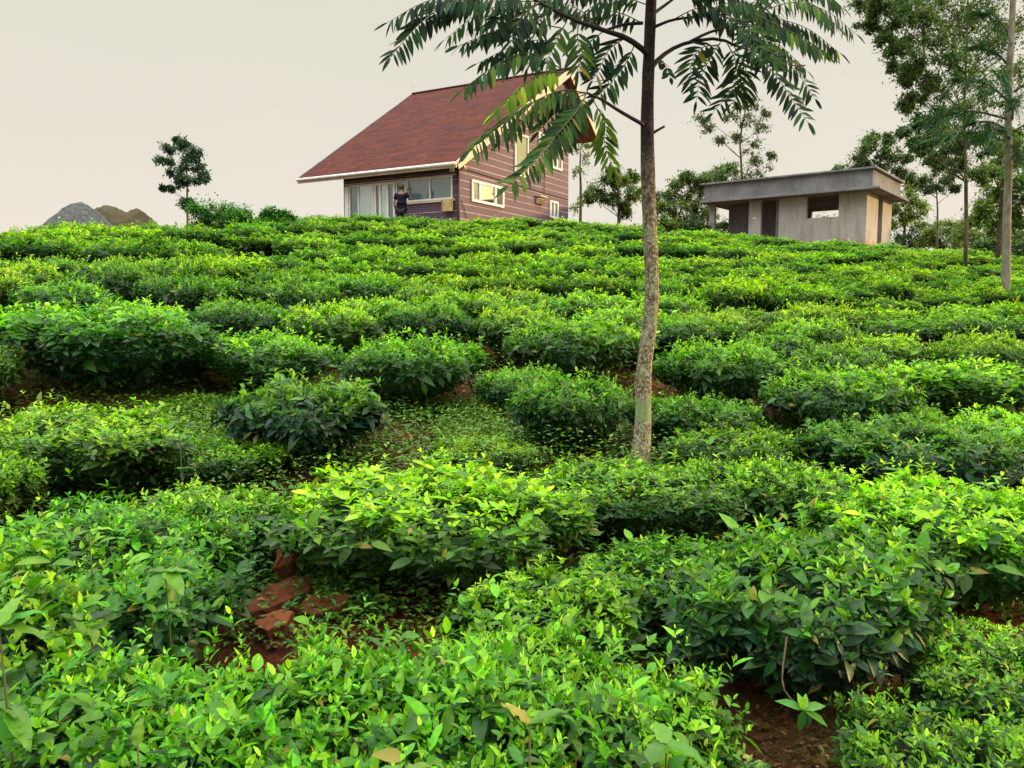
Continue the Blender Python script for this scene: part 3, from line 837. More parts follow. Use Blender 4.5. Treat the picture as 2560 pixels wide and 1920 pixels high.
def rp(u, v, z):      # point on the plane of height z seen at u, v
    r, e = ray(u, v); D = (z - CAMZ) / e
    return Vector((r * D, D, z))
def flat_stone(label, px, D0, D1, thick, seed):
    """a broken flat slab: rim corners with uneven height, thick and cracked, lying tilted on the soil"""
    rg = random.Random(seed)
    vs_ = [v for _, v in px]; v0, v1 = max(vs_), min(vs_)
    rim = [P(u, v, D0 + (D1 - D0) * (v0 - v) / (v0 - v1)) for u, v in px]
    c = sum(rim, Vector()) / len(rim)
    rim = [q - c for q in rim]
    n = len(rim); big = []
    for i in range(n):
        a_, b_ = rim[i], rim[(i + 1) % n]
        for t in (0, .33, .66):
            big.append(a_.lerp(b_, t) + Vector((rg.uniform(-.008, .008), rg.uniform(-.012, .012), rg.uniform(-.004, .004))))
    m = len(big)
    inner = [q * .55 + Vector((0, 0, rg.uniform(-.004, .014))) for q in big]
    low = [q * rg.uniform(.92, 1.06) + Vector((0, .02, -thick * rg.uniform(.45, .6))) for q in big]
    low2 = [q * rg.uniform(.86, 1.0) + Vector((0, .03, -thick)) for q in big]
    vs_ = [Vector((0, 0, .008))] + inner + big + low + low2
    fs = [(0, 1 + i, 1 + (i + 1) % m) for i in range(m)]
    for k in range(3):
        o_ = 1 + k * m
        fs += [(o_ + i, o_ + m + i, o_ + m + (i + 1) % m, o_ + (i + 1) % m) for i in range(m)]
    o = MB().add(vs_, fs).build('red_stone', M['stone'], None, c)
    bm_ = o.modifiers.new('b', 'BEVEL'); bm_.width = .004; bm_.segments = 1; bm_.limit_method = 'ANGLE'; bm_.angle_limit = R(40)
    return tag(o, label, 'stone', 'red stones among the bushes')
flat_stone('largest slanted red stone in the gap of the lower bushes', [(608, 1530), (636, 1492), (678, 1460), (735, 1438), (790, 1446), (770, 1474), (715, 1502), (660, 1522)][::-1], 3.92, 4.25, .09, 4)
flat_stone('small upright red stone behind the largest slanted one', [(686, 1420), (690, 1376), (712, 1350), (748, 1354), (742, 1384), (722, 1412)][::-1], 4.22, 4.40, .10, 5)
flat_stone('shaded red stone under the brightest bush', [(730, 1520), (772, 1490), (835, 1474), (875, 1486), (850, 1514), (790, 1538)][::-1], 3.92, 4.15, .08, 6)
flat_stone('lowest red stone half hidden by leaves below the largest', [(632, 1560), (655, 1536), (712, 1518), (735, 1530), (715, 1558), (670, 1575)][::-1], 3.75, 3.90, .08, 7)
p = rp(2035, 1375, .12); rock('red_stone', 'bright red stone left of the bright bush at right edge', p + Vector((0, .08, -.05)), (.19, .12, .09), 8, -.2, (R(14), 0))
p = rp(1742, 1182, .22); rock('red_stone', 'little red stone right of the slim trunk foot', p + Vector((0, .05, -.03)), (.055, .05, .05), 9, 0, (0, 0))
p = rp(575, 760, 1.75 if False else .9)

# ------------------------------------------------------------------ broad-leaved weeds and shoots
def big_leaf(mb_list, base, d, ln, wd, bend, yg, up=(0, 0, 1)):
    mb_list.append((base, d, up, ln, wd, bend, yg))
def weed_plant(name, label, base, leaves, stem_top, mat, seed, tint=(1, 1, 1), cat='weed', group=None):
    """leaves: (height fraction, azimuth deg, elevation deg, length, width, young)"""
    rg = random.Random(seed)
    root = empty(name, base)
    st = Vector(stem_top)
    path = smooth_path([Vector((0, 0, 0)), st * .5 + Vector((.01, .01, 0)), st], 6)
    MB().tube(path, [.005, .0045, .004, .0035, .003, .002], 6).build('stem', M['twig'], root, smooth=True)
    extra = []
    for i in range(9):
        extra.append((rg.uniform(.45, 1), rg.uniform(0, 360), rg.uniform(-20, 45), rg.uniform(.06, .11), rg.uniform(.035, .055), rg.uniform(.1, .5)))
    for (hf, az, el, ln, wd, yg) in list(leaves) + extra:
        ln *= .74; wd *= .70; yg = yg * .8
        b = path[min(5, int(hf * 5))]
        d = Vector((math.cos(R(az)) * math.cos(R(el)), math.sin(R(az)) * math.cos(R(el)), math.sin(R(el))))
        # a single fine leaf blade
        n = 9; vs = []; fs = []
        side = d.cross(Vector((0, 0, 1)))
        side = side.normalized() if side.length > .1 else Vector((1, 0, 0))
        nn = side.cross(d).normalized()
        for i in range(n):
            t = i / (n - 1)
            w = wd * .5 * (math.sin(math.pi * t ** .72) ** .8) if 0 < t < 1 else .0006
            c = b + d * ln * t - nn * ln * .32 * t * t
            wv = nn * (.004 * math.sin(t * 19 + hf * 7))
            for k in (-1, -.5, 0, .5, 1):
                vs.append(c + side * (w * k) + nn * (abs(k) * w * .28) + wv * abs(k))
        for i in range(n - 1):
            for k in range(4):
                a = i * 5 + k; fs.append((a, a + 1, a + 6, a + 5))
        me = MB().add(vs, fs).mesh('leaf', True)
        at = me.attributes.new('young', 'FLOAT', 'POINT'); at.data.foreach_set('value', [yg] * len(vs))
        at = me.attributes.new('rnd', 'FLOAT', 'POINT'); at.data.foreach_set('value', [rg.random()] * len(vs))
        o = link('leaf', me, mat, root); o.color = (tint[0] * .75, tint[1] * 1.0, tint[2] * .6, 1)
    return tag(root, label, cat, group)
def at_px(u, v, D): return P(u, v, D)
def wbase(u, v, D):     # foot on the ground under the point seen at u, v at distance D
    p = P(u, v, D); return Vector((p.x, p.y, gz(p.x, p.y))), p.z - gz(p.x, p.y)
def weed_at(u, v, D, leaves, label, seed, mat=None, tint=(1, 1, 1), name='broad_leaved_weed'):
    b, h = wbase(u, v, D)
    return weed_plant(name, label, b, leaves, (0.02, -.02, h), mat or M['weed'], seed, tint, 'weed', 'taller weeds among the tea')
weed_at(405, 1425, 2.75, [(1, 250, -25, .15, .085, .75), (1, 330, -20, .15, .09, .7), (1, 170, 10, .12, .06, .9), (1, 20, 5, .13, .065, .9), (.8, 100, 20, .1, .05, .8)], 'weed with broad pointed yellow-green leaves left of the red stones', 1, tint=(.85, .9, 1))
weed_at(215, 1325, 2.9, [(1, 200, -10, .12, .06, .8), (1, 20, 15, .12, .05, .9), (.9, 280, -20, .1, .05, .7)], 'smaller yellow-green weed up left of the broad-leaved weed', 2)
weed_at(-10, 1560, 1.75, [(1, 40, 25, .13, .06, .6), (1, 5, 0, .14, .055, .7), (.9, 330, -25, .15, .07, .45), (1, 80, 50, .12, .055, .6), (.8, 300, -50, .12, .06, .35)], 'weed with big fresh leaves at the left edge', 3)
weed_at(1300, 1800, 1.62, [(1, 150, 40, .10, .04, .75), (1, 15, 30, .12, .045, .7), (.95, 250, 5, .10, .045, .4), (.9, 330, -10, .11, .05, .3), (.9, 200, -15, .1, .045, .3)], 'young weed with paired upright leaves at bottom centre', 4)
weed_at(1640, 1850, 1.75, [(1, 220, -5, .12, .07, .45), (1, 330, 5, .12, .07, .5), (1, 100, 30, .10, .06, .55), (.9, 280, -40, .1, .06, .4)], 'fresh green broad weed between bottom centre bush and red soil', 5)
weed_at(330, 1850, 1.5, [(1, 90, 80, .07, .035, 1.0), (.9, 200, -15, .09, .05, .95)], 'pale yellow upright leaf sprouting at bottom left', 6)
weed_at(95, 1005, 5.3, [(1, 90, 85, .10, .05, 1.0), (.6, 250, 30, .07, .03, .8)], 'single bright yellow-green upright leaf sprout near left edge', 7)
weed_at(985, 1930, 1.42, [(1, 160, 20, .08, .05, .85), (1, 30, 25, .08, .05, .9), (1, 270, 0, .07, .045, .8)], 'yellow-green weed tip cut by the bottom edge', 8)
weed_at(1765, 1110, 5.0, [(1, 60, 50, .10, .05, .6), (1, 160, 40, .1, .05, .6), (.9, 300, 10, .09, .04, .5)], 'fresh weed sprout just right of the slim trunk foot', 9)
weed_at(440, 1030, 4.8, [(1, 100, 70, .07, .03, 1.), (.9, 300, 30, .06, .03, .9), (.8, 190, 20, .06, .03, .9)], 'yellow sprout on the weedy soil left of the lone dark bush', 10)
# arching twig with a rosette over the bare soil
tw = P(2008, 1775, 2.35)
root = empty('drooping_tea_twig', (tw.x, tw.y, tw.z))
MB().tube(smooth_path([Vector((.02, .22, .14)), Vector((-.03, .10, .03)), Vector((0, 0, 0))], 8), [.0032, .003, .003, .0028, .0026, .0024, .002, .002], 6).build('twig', M['stem'], root, smooth=True)
_b = [(165, 25), (25, 12), (330, -20), (110, 60), (70, 50), (250, -60)]
bs = np.zeros((6, 3)); ds = np.array([[math.cos(R(a)) * math.cos(R(e)), math.sin(R(a)) * math.cos(R(e)) * .4, math.sin(R(e))] for a, e in _b])
me = leaves_mesh('leaf_rosette', bs, ds, np.tile([0, -.5, 1.0], (6, 1)), [.085, .08, .09, .05, .05, .07], [.032, .034, .03, .025, .024, .028], .25, [.2, .2, .25, .5, .4, .1], [.8, .9, .9, .7, .6, .5], M['tea'])
link('leaf_rosette', me, None, root)
tag(root, 'drooping twig with pale-lit leaf rosette over dark hollow at bottom right', 'twig')

# ------------------------------------------------------------------ foreground tree
TD = 6.0
def tp_(u, v, D=TD): return P(u, v, D)
tb = gp(1600, TD, 1160)
ftree = empty('slim_pinnate_tree', tb)
tag(ftree, 'slim tree with mottled bark and drooping pinnate leaves in the foreground', 'tree')
tpts = [(1598, 1215), (1601, 1154), (1605, 1104), (1608, 1035), (1609, 943), (1616, 875), (1627, 783), (1630, 715), (1625, 577), (1620, 440), (1618, 311), (1621, 176), (1628, 0), (1634, -160), (1640, -330), (1650, -560)]
tw_ = [56, 50, 45, 41, 38, 37, 36, 35, 35, 34, 32, 29, 26, 23, 19, 12]
path3 = [tp_(u, v) - tb for u, v in tpts]
NP = 64
sp_ = smooth_path(path3, NP)
rad = [np.interp(i / (NP - 1) * (len(tw_) - 1), range(len(tw_)), tw_) / 2 / FPX * TD for i in range(NP)]
rr = random.Random(4)
rad = [r_ * (1 + rr.uniform(-.04, .04)) for r_ in rad]
sp_[0].z = -.1
tr_o = MB().tube(sp_, rad, 20).build('trunk', M['bark'], ftree, smooth=True)
def zc(x, y): return (x / 1.7015 + 900, y / 1.7015)
def branch(pts, r0, r1, D0=TD, D1=TD, parent=ftree):
    n = len(pts)
    q = [P(*zc(*p_), D0 + (D1 - D0) * i / (n - 1)) - tb for i, p_ in enumerate(pts)]
    s = smooth_path(q, 12)
    MB().tube(s, [r0 + (r1 - r0) * i / 11 for i in range(12)], 8).build('branch', M['branch'], parent, smooth=True)
branch([(1215, 535), (1190, 522), (1100, 470), (1030, 425), (965, 395)], .016, .008, 6.0, 5.7)
branch([(1225, 235), (1205, 212), (1130, 160), (1040, 130), (900, 80), (760, 8), (640, -70)], .024, .008, 6.0, 5.6)
branch([(1040, 130), (1120, 105), (1200, 98)], .009, .014, 5.9, 6.1)
branch([(1130, 160), (1000, 200), (900, 285), (860, 310)], .010, .005, 6.0, 5.7)
branch([(1235, 300), (1260, 262), (1320, 213), (1400, 180), (1520, 165), (1600, 195), (1650, 210)], .020, .007, 6.0, 6.2)
branch([(1400, 180), (1480, 140), (1600, 100), (1720, 40), (1800, -40)], .012, .005, 6.05, 6.3)
branch([(1245, 60), (1300, 20), (1380, -40)], .014, .007, 6.0, 6.2)
branch([(1240, 120), (1330, 85), (1450, 70), (1560, 60)], .012, .005, 6.0, 5.8)
branch([(1240, 570), (1262, 556), (1296, 537)], .012, .008, 6.0, 6.0)
branch([(1235, -40), (1100, -60), (900, -90), (600, -60), (520, -10)], .016, .005, 6.0, 5.5)
frng = np.random.default_rng(77)
def frond(pts, D0, D1, young=.15, ll=.15, lw=.033, sp=.038, tint=(1, 1, 1), droop=.55, taper=True, sparse=0, planar=.75):
    n = len(pts)
    q = [P(*zc(*p_), D0 + (D1 - D0) * i / (n - 1)) - tb for i, p_ in enumerate(pts)]
    s = smooth_path(q, 40)
    ln = sum((s[i + 1] - s[i]).length for i in range(39))
    k = max(5, int(ln / sp))
    B = []; Dv = []; Ls = []; U = []
    pn = Vector((frng.normal(0, .15), -planar, 1 - planar * .55)).normalized()     # which way the flat spray faces
    for i in range(k):
        t = .14 + .86 * i / (k - 1); f = t * 39; a = min(int(f), 38)
        b = s[a].lerp(s[a + 1], f - a); tg = (s[a + 1] - s[a]).normalized()
        side = tg.cross(pn)
        side = side.normalized() if side.length > .05 else Vector((1, 0, 0))
        for sg in (-1, 1):
            if frng.random() < sparse: continue
            jit = Vector(frng.normal(0, .11, 3))
            d = side * sg * .85 + tg * .42 + Vector((0, 0, -droop)) * frng.uniform(.7, 1.2) + jit
            if i == k - 1: d = tg + jit * .5
            B.append(b); Dv.append(d.normalized())
            e = math.sin(math.pi * (.18 + .72 * i / (k - 1))) if taper else 1
            Ls.append(ll * (.6 + .48 * e) * frng.uniform(.85, 1.12)); U.append(Vector(frng.normal(0, .25, 3)) + pn)
    m = len(B); Ls = np.array(Ls)
    yg = np.clip(frng.normal(young, .16, m), 0, 1)
    me = leaves_mesh('frond', B, Dv, U, Ls, lw * Ls / ll * frng.uniform(.85, 1.15, m), frng.uniform(.02, .22, m), yg, frng.random(m), M['fg_leaf'], False, .12, True)
    o = link('frond', me, None, ftree); o.color = (*tint, 1)
    MB().tube([s[i] for i in range(0, 40, 3)], [.0045 - .003 * i / 13 for i in range(14)], 5).build('rachis', M['twig'], o, smooth=True)
G1 = (1.3, 1.35, .6)
for f in [
    ([(520, -40), (400, 10), (290, 70), (205, 150), (130, 245)], 5.6, 5.4, .08),
    ([(520, -40), (400, -30), (250, 20), (120, 95)], 5.5, 5.4, .05),
    ([(560, -60), (480, -20), (420, 20), (330, 60)], 5.6, 5.6, .05),
    ([(780, 5), (650, 10), (500, 60), (365, 165)], 5.7, 5.6, .3),
    ([(720, -20), (600, -10), (470, 0), (330, 10)], 5.5, 5.4, .1),
    ([(860, 120), (700, 95), (560, 135), (420, 195)], 5.7, 5.5, .12),
    ([(800, 60), (700, 60), (600, 70), (500, 120)], 5.9, 5.9, .12),
    ([(870, 300), (720, 225), (580, 275), (430, 385)], 5.6, 5.4, .3),
    ([(880, 200), (760, 170), (640, 200), (500, 270)], 6.0, 6.0, .1),
    ([(870, 305), (760, 320), (650, 400), (570, 480)], 5.5, 5.3, .75, G1),
    ([(860, 310), (800, 330), (740, 350), (700, 400)], 5.6, 5.5, .5, G1),
    ([(965, 395), (850, 385), (710, 450), (570, 545), (465, 640)], 5.5, 5.0, .35),
    ([(965, 395), (880, 400), (800, 420), (700, 500), (600, 600)], 5.6, 5.3, .2),
    ([(960, 400), (890, 430), (830, 480), (760, 560)], 5.5, 5.4, .3),
    ([(960, 405), (915, 480), (830, 580), (740, 690), (630, 790)], 5.5, 4.9, .3),
    ([(960, 400), (940, 460), (900, 540), (840, 620)], 5.6, 5.4, .2),
    ([(985, 415), (1040, 520), (1040, 610), (1085, 735)], 5.8, 6.0, .65),
    ([(1170, 185), (1130, 270), (1060, 360), (1000, 420)], 5.9, 5.8, .15),
    ([(1130, 160), (1060, 210), (1020, 290), (990, 340)], 5.9, 5.8, .1),
    ([(1040, 130), (980, 180), (950, 260), (930, 320)], 5.9, 5.9, .12),
    ([(930, 90), (925, 160), (935, 230), (925, 300)], 5.8, 5.7, .4),
    ([(830, 40), (760, 90), (730, 180), (710, 290)], 5.7, 5.6, .2),
    ([(880, 90), (840, 160), (810, 230), (770, 300)], 5.7, 5.6, .25),
    ([(760, 10), (700, 60), (660, 120), (640, 190)], 5.6, 5.5, .15),
    ([(700, -30), (640, 20), (590, 80), (560, 150)], 5.6, 5.5, .15),
    ([(1200, 98), (1120, 60), (1040, 50), (960, 90)], 6.2, 6.2, .15),
    ([(1220, 20), (1120, -10), (1020, 10), (940, 60)], 6.2, 6.2, .15),
    ([(1040, 130), (960, 60), (880, 20), (780, 20)], 6.0, 6.0, .2),
    ([(900, 80), (860, 30), (800, -20), (700, -40)], 6.0, 6.0, .1),
    ([(1230, -20), (1060, -40), (900, -30), (780, 10)], 5.9, 5.7, .1),
    ([(1600, 195), (1680, 230), (1760, 310), (1830, 410), (1905, 520)], 6.0, 5.8, .1),
    ([(1640, 210), (1740, 220), (1850, 300), (1935, 420)], 6.3, 6.4, .1),
    ([(1530, 190), (1450, 205), (1410, 270), (1410, 350)], 6.0, 5.9, .08),
    ([(1540, 170), (1500, 230), (1450, 330), (1430, 430)], 6.2, 6.1, .1),
    ([(1560, 180), (1600, 270), (1590, 370), (1500, 480)], 6.1, 6.0, .12),
    ([(1590, 195), (1640, 290), (1630, 380), (1580, 440)], 6.3, 6.3, .12),
    ([(1600, 100), (1750, 80), (1900, 120), (2040, 225)], 6.1, 6.0, .1),
    ([(1700, 50), (1850, 10), (1990, 50), (2110, 145)], 6.2, 6.1, .1),
    ([(1620, 90), (1700, 140), (1740, 210), (1760, 260)], 5.9, 5.7, .3),
    ([(1560, 110), (1660, 150), (1780, 190), (1900, 300)], 6.4, 6.5, .1),
    ([(1680, 60), (1800, 120), (1900, 170), (1990, 230)], 5.8, 5.7, .3),
    ([(1780, -20), (1880, 0), (1960, 40), (2030, 110)], 6.0, 5.9, .5),
    ([(1740, 10), (1700, 60), (1660, 130), (1640, 210)], 6.2, 6.1, .3),
    ([(1560, 60), (1640, 30), (1720, -20), (1800, -60)], 6.0, 6.0, .2),
    ([(1380, -40), (1460, 10), (1540, 70), (1600, 130)], 6.2, 6.3, .15),
    ([(1560, 60), (1620, 110), (1670, 170), (1720, 230)], 5.8, 5.7, .2),
    ([(1450, 70), (1540, 20), (1640, 10), (1740, 60)], 5.9, 5.9, .15),
    ([(1330, 85), (1420, 40), (1500, 30), (1570, 70)], 5.9, 5.8, .15),
    ([(1380, -40), (1460, -30), (1580, -20), (1680, 20)], 6.2, 6.2, .2),
    ([(1262, 262), (1290, 270), (1310, 300), (1320, 330)], 5.95, 5.9, .1, (1, 1, 1), .5),
    ([(1600, 100), (1680, 60), (1760, 60), (1840, 110)], 6.4, 6.4, .1),
    ([(1800, -40), (1900, -50), (1990, -20), (2050, 30)], 6.3, 6.3, .3),
]:
    tint = f[4] if len(f) > 4 else (1, 1, 1)
    sc_ = f[5] if len(f) > 5 else 1
    rightside = f[0][-1][0] > 1240
    horiz = abs(f[0][-1][0] - f[0][0][0]) > 1.5 * abs(f[0][-1][1] - f[0][0][1])
    frond(f[0], f[1], f[2], f[3], ll=.148 * sc_, tint=tint, sparse=.03, droop=.25 if (rightside and not horiz) else (.95 if horiz else .5), planar=.85 if not horiz else .45)
# the crown goes on above the picture
for i in range(26):
    a = frng.uniform(0, 2 * math.pi); z0 = frng.uniform(-380, -120); L_ = frng.uniform(250, 520)
    u0 = 1236 + (z0 + 100) * -.02
    dx = math.cos(a) * L_; dD = math.sin(a) * 1.0
    frond([(u0, z0), (u0 + dx * .5, z0 - 60), (u0 + dx * .85, z0 - 10), (u0 + dx * 1.1, z0 + 70)], 6.0, 6.0 + dD, .15)

# ------------------------------------------------------------------ brown house with the red roof
HY = 29.0
hr = ray(1145, 500)[0]
HC = Vector((hr * HY, HY, 0))
HZ = 4.34
AR = math.atan(.57 / 1.0045)
dR = Vector((math.sin(AR), math.cos(AR), 0)); dL = Vector((-dR.y, dR.x, 0))
def along(C, d, u, v):
    r, e = ray(u, v)
    s = (r * C.y - C.x) / (d.x - r * d.y)
    return s, CAMZ + e * (C.y + s * d.y)
HC.z = HZ
house = empty('two_storey_house', HC, math.atan2(dR.y, dR.x))
tag(house, 'brown board-clad house with steep red shingle roof on the hilltop', 'house')
def hs(u, v): s, z = along(HC, dL, u, v); return s, z - HZ       # on the front wall
def ht(u, v): s, z = along(HC, dR, u, v); return s, z - HZ       # on the gable wall
WL = hs(859, 470)[0]; WR = ht(1421, 450)[0]
# roof key points, local x = depth t, y = along the front
out = .32; fwd = .6
EC = HC + dL * (-out) + dR * (-fwd)
te, ze = 0, along(EC, dR, 1139, 404)[1] - HZ
tpk, zpk = along(EC, dR, 1425, 172)
zpk -= HZ
PK = EC + dR * tpk
tbk, zbk = along(EC, dR, 1499, 347); zbk -= HZ
sl_e = along(EC, dL, 746, 449)[0]
sl_r = along(PK, dL, 1031, 243)[0]
X0, Xp, Xb = -fwd, tpk - fwd, tbk - fwd
Y0, YE, YR = -out, sl_e - out, sl_r - out
TH = .16
def roof_slope(q, name, lo, hi):
    mb = MB().slab(q, TH)
    o = mb.build(name, M['shingles'], house)
    me = o.data; uv = me.uv_layers.new(name='UVMap')
    n = (Vector(q[1]) - Vector(q[0])).cross(Vector(q[3]) - Vector(q[0])).normalized()
    ax = Vector((0, 1, 0)); ay = n.cross(ax).normalized()
    for lp in me.loops:
        c = me.vertices[lp.vertex_index].co
        uv.data[lp.index].uv = (c.dot(ax), c.dot(ay))
    return o
roof = roof_slope([(X0, YE, ze), (X0, Y0, ze), (Xp, Y0, zpk), (Xp, YR, zpk)], 'front_roof', 0, 0)
roof2 = roof_slope([(Xp, YR, zpk), (Xp, Y0, zpk), (Xb, Y0, zbk), (Xb, YR, zbk)], 'rear_roof', 0, 0)
# soffits just under the slopes
n1 = Vector((-(zpk - ze), 0, Xp - X0)).normalized(); n2 = Vector((zpk - zbk, 0, Xb - Xp)).normalized()
def off(p, n, k): return tuple(Vector(p) - n * k)
MB().slab([off(p, n1, TH + .004) for p in ((X0 + .05, YE - .05, ze), (X0 + .05, Y0 + .05, ze), (Xp - .3, Y0 + .05, zpk - .3 * (zpk - ze) / (Xp - X0)), (Xp - .3, YR - .05, zpk - .3 * (zpk - ze) / (Xp - X0)))], .02).build('soffit', M['pipe'], house)
MB().slab([off(p, n2, TH + .004) for p in ((Xp + .3, YR - .05, zpk - .3 * (zpk - zbk) / (Xb - Xp)), (Xp + .3, Y0 + .05, zpk - .3 * (zpk - zbk) / (Xb - Xp)), (Xb - .05, Y0 + .05, zbk), (Xb - .05, YR - .05, zbk))], .02).build('soffit', M['soffit'], house)
# fascias and barge boards, 3 cm proud
MB().box(X0 - .05, X0 - .005, YE, Y0 - .04, ze - .20, ze + .0).build('fascia', M['cream'], house)
MB().tube([(X0 - .11, YE, ze - .07), (X0 - .11, Y0 - .04, ze - .07)], .055, 8).build('gutter', M['white'], house, smooth=True)
def barge(a, b, y, nrml, name='barge_board', h=.27):
    a, b = Vector(a), Vector(b)
    q = [a + nrml * .02, b + nrml * .02, b - nrml * h, a - nrml * h]
    MB().prism([(p_.x, y, p_.z) for p_ in q], (0, -.045, 0)).build(name, M['cream'], house)
barge((X0, 0, ze), (Xp, 0, zpk), Y0 - .003, n1)
barge((Xp, 0, zpk), (Xb, 0, zbk), Y0 - .003, n2)
# far rake
MB().bar((X0, YE + .03, ze - .08), (Xp, YR + .03, zpk - .08), .05, .19).build('barge_board', M['concrete'], house)
# walls: prism of the gable profile
def roof_z(x):
    return ze + (zpk - ze) * (x - X0) / (Xp - X0) - TH * 1.25 if x < Xp else zpk + (zbk - zpk) * (x - Xp) / (Xb - Xp) - TH * 1.3
prof = [(0, -.9), (WR, -.9), (WR, roof_z(WR) - .02)]
if WR > Xp: prof.append((Xp, zpk - TH * 1.35))
prof.append((0, roof_z(0)))
MB().prism([(x, 0, z) for x, z in prof], (0, .15, 0)).build('gable_wall', M['siding'], house)
MB().prism([(x, WL - .15, z) for x, z in prof], (0, .15, 0)).build('gable_wall', M['siding'], house)
MB().box(.0, .15, .152, WL - .152, -.9, roof_z(0) - .02).build('front_wall', M['siding'], house)
MB().box(WR - .15, WR, .152, WL - .152, -.9, roof_z(WR) - .1).build('rear_wall', M['siding'], house)
MB().tube([(-.06, -.06, -.8), (-.06, -.06, roof_z(0) - .1)], .05, 8).build('drain_pipe', M['pipe'], house, smooth=True)
MB().box(-.02, .06, -.02, -.001, -.8, roof_z(0) - .02).build('corner_trim', M['siding'], house)
# windows -------------------------------------------------------------
def win(parent, face, a0, a1, z0, z1, panes, fr=.06, name='window', gl=None, depth=.07, open_bottom=False):
    """face 'f' on x=0 looking -x (a = y), 'g' on y=0 looking -y (a = x). panes: list of (fraction0, fraction1, material)"""
    mb = MB()
    def bx(m_, p0, p1, q0, q1, d0, d1):
        if face == 'f': m_.box(-d1, -d0, p0, p1, q0, q1)
        else: m_.box(p0, p1, -d1, -d0, q0, q1)
    a0, a1 = sorted((a0, a1))
    bx(mb, a0, a1, z1 - fr, z1, .003, depth)
    bx(mb, a0, a1, z0, z0 + fr, .003, depth)
    W = a1 - a0
    cuts = sorted({round(p_[0], 3) for p_ in panes} | {round(p_[1], 3) for p_ in panes})
    for c in cuts:
        x = a0 + W * c
        lo = max(a0, x - fr / 2); hi = min(a1, x + fr / 2)
        if c == 0: hi = a0 + fr
        if c == 1: lo = a1 - fr
        bx(mb, lo, hi, z0 + fr + .001, z1 - fr - .001, .003, depth)
    w = mb.build(name, M['white'], parent)
    for (c0, c1, mt) in panes:
        g = MB(); bx(g, a0 + W * c0 + .02, a0 + W * c1 - .02, z0 + .02, z1 - .02, .012, .025)
        g.build('pane', mt, w)
    return w
zb = lambda u, v: hs(u, v)[1]
sW = [hs(u, 480)[0] for u in (875, 936, 942, 958, 964, 983, 989, 1018, 1076, 1133)]
ztop = hs(1130, 439)[1]; zsill = hs(1130, 497)[1]
win(house, 'f', sW[1], sW[0], .05, ztop - .02, [(0, .62, M['curtained']), (.62, 1, M['glass'])], .05, 'front_window')
MB().box(-.09, -.003, sW[0] + .02, sW[0] + .20, -.5, ztop - .05).build('porch_post', M['white'], house)
d1 = win(house, 'f', sW[6] - .01, sW[1] - .03, .02, ztop - .02, [(0, .36, M['glass']), (.36, .72, M['curtained']), (.72, 1, M['glass'])], .09, 'entrance_door')
win(house, 'f', sW[7] + .02, sW[6] - .06, zsill, ztop - .02, [(0, 1, M['darkglass'])], .05, 'front_window')
win(house, 'f', sW[9], sW[7] - .03, zsill, ztop, [(0, (sW[8] - sW[9]) / (sW[7] - sW[9]), M['glass']), ((sW[8] - sW[9]) / (sW[7] - sW[9]), 1, M['glass'])], .055, 'front_window')
MB().box(-.10, -.003, sW[9] - .1, sW[6], zsill - .09, zsill - .003).build('window_sill', M['cream'], house)
MB().box(-.07, -.003, .06, WL - .1, ztop + .004, ztop + .05).build('lintel_strip', M['cream'], house)
# gable windows
a0, zt = ht(1177, 448); a1, zbm = ht(1257, 519)
zt2 = ht(1177, 448)[1]
zb2 = ht(1177, 503)[1]
win(house, 'g', a0, a1, zb2, zt2, [(0, .235, M['greenglass']), (.235, .73, M['mirror']), (.73, 1, M['darkglass'])], .09, 'side_window')
a0 = ht(1285, 400)[0]; a1 = ht(1318, 400)[0]
win(house, 'g', a0, a1, ht(1285, 437)[1], ht(1285, 330)[1], [(0, 1, M['greenglass'])], .06, 'tall_window')
a0 = ht(1345, 345)[0]; a1 = ht(1357, 345)[0]
win(house, 'g', a0, a1, ht(1350, 362)[1], ht(1350, 331)[1], [(0, 1, M['darkglass'])], .08, 'narrow_window')
a0 = ht(1378, 390)[0]; a1 = ht(1403, 390)[0]
win(house, 'g', a0, a1, ht(1390, 424)[1], ht(1390, 345)[1], [(0, .5, M['greenglass']), (.5, 1, M['glass'])], .08, 'upper_window')
a0 = ht(1373, 510)[0]; a1 = ht(1393, 510)[0]
win(house, 'g', a0, a1, ht(1380, 545)[1], ht(1380, 502)[1], [(0, .5, M['glass']), (.5, 1, M['glass'])], .08, 'lower_window')
# cables, vent, lamps
def gpt(u, v, o=.03): t_, z_ = ht(u, v); return (t_, -o, z_)
MB().tube([gpt(1154, 421), gpt(1240, 447), gpt(1330, 474), gpt(1419, 500)], .016, 5).build('cable', M['pipe'], house)
MB().tube([gpt(1358, 345, .05), gpt(1358, 420, .05), gpt(1358, 500, .05)], .014, 5).build('cable', M['pipe'], house)
MB().tube([gpt(1150, 500, .04), gpt(1158, 520, .04), gpt(1164, 545, .04)], .013, 5).build('cable', M['pipe'], house)
t0, z0 = ht(1338, 488); t1, _ = ht(1356, 488)
v_ = MB().box(t0, t1, -.25, -.003, z0 - .06, z0)
v_.box(t0 + .05, t1 - .05, -.14, -.003, z0 - .34, z0 - .1)
v_.build('wall_vent', M['cream'], house, bevel=.01)
MB().box(t0 + .1, t1 - .1, -.17, -.145, z0 - .32, z0 - .14).build('vent_grille', M['pipe'], house)
s0, z0 = hs(1134, 423)
MB().box(-.16, -.003, s0 - .08, s0 + .08, z0 - .1, z0 + .1).tube([(-.16, s0, z0), (-.2, s0, z0 - .03)], .05, 8).build('wall_lamp', M['white'], house, bevel=.01)
t0, z0 = ht(1156, 420)
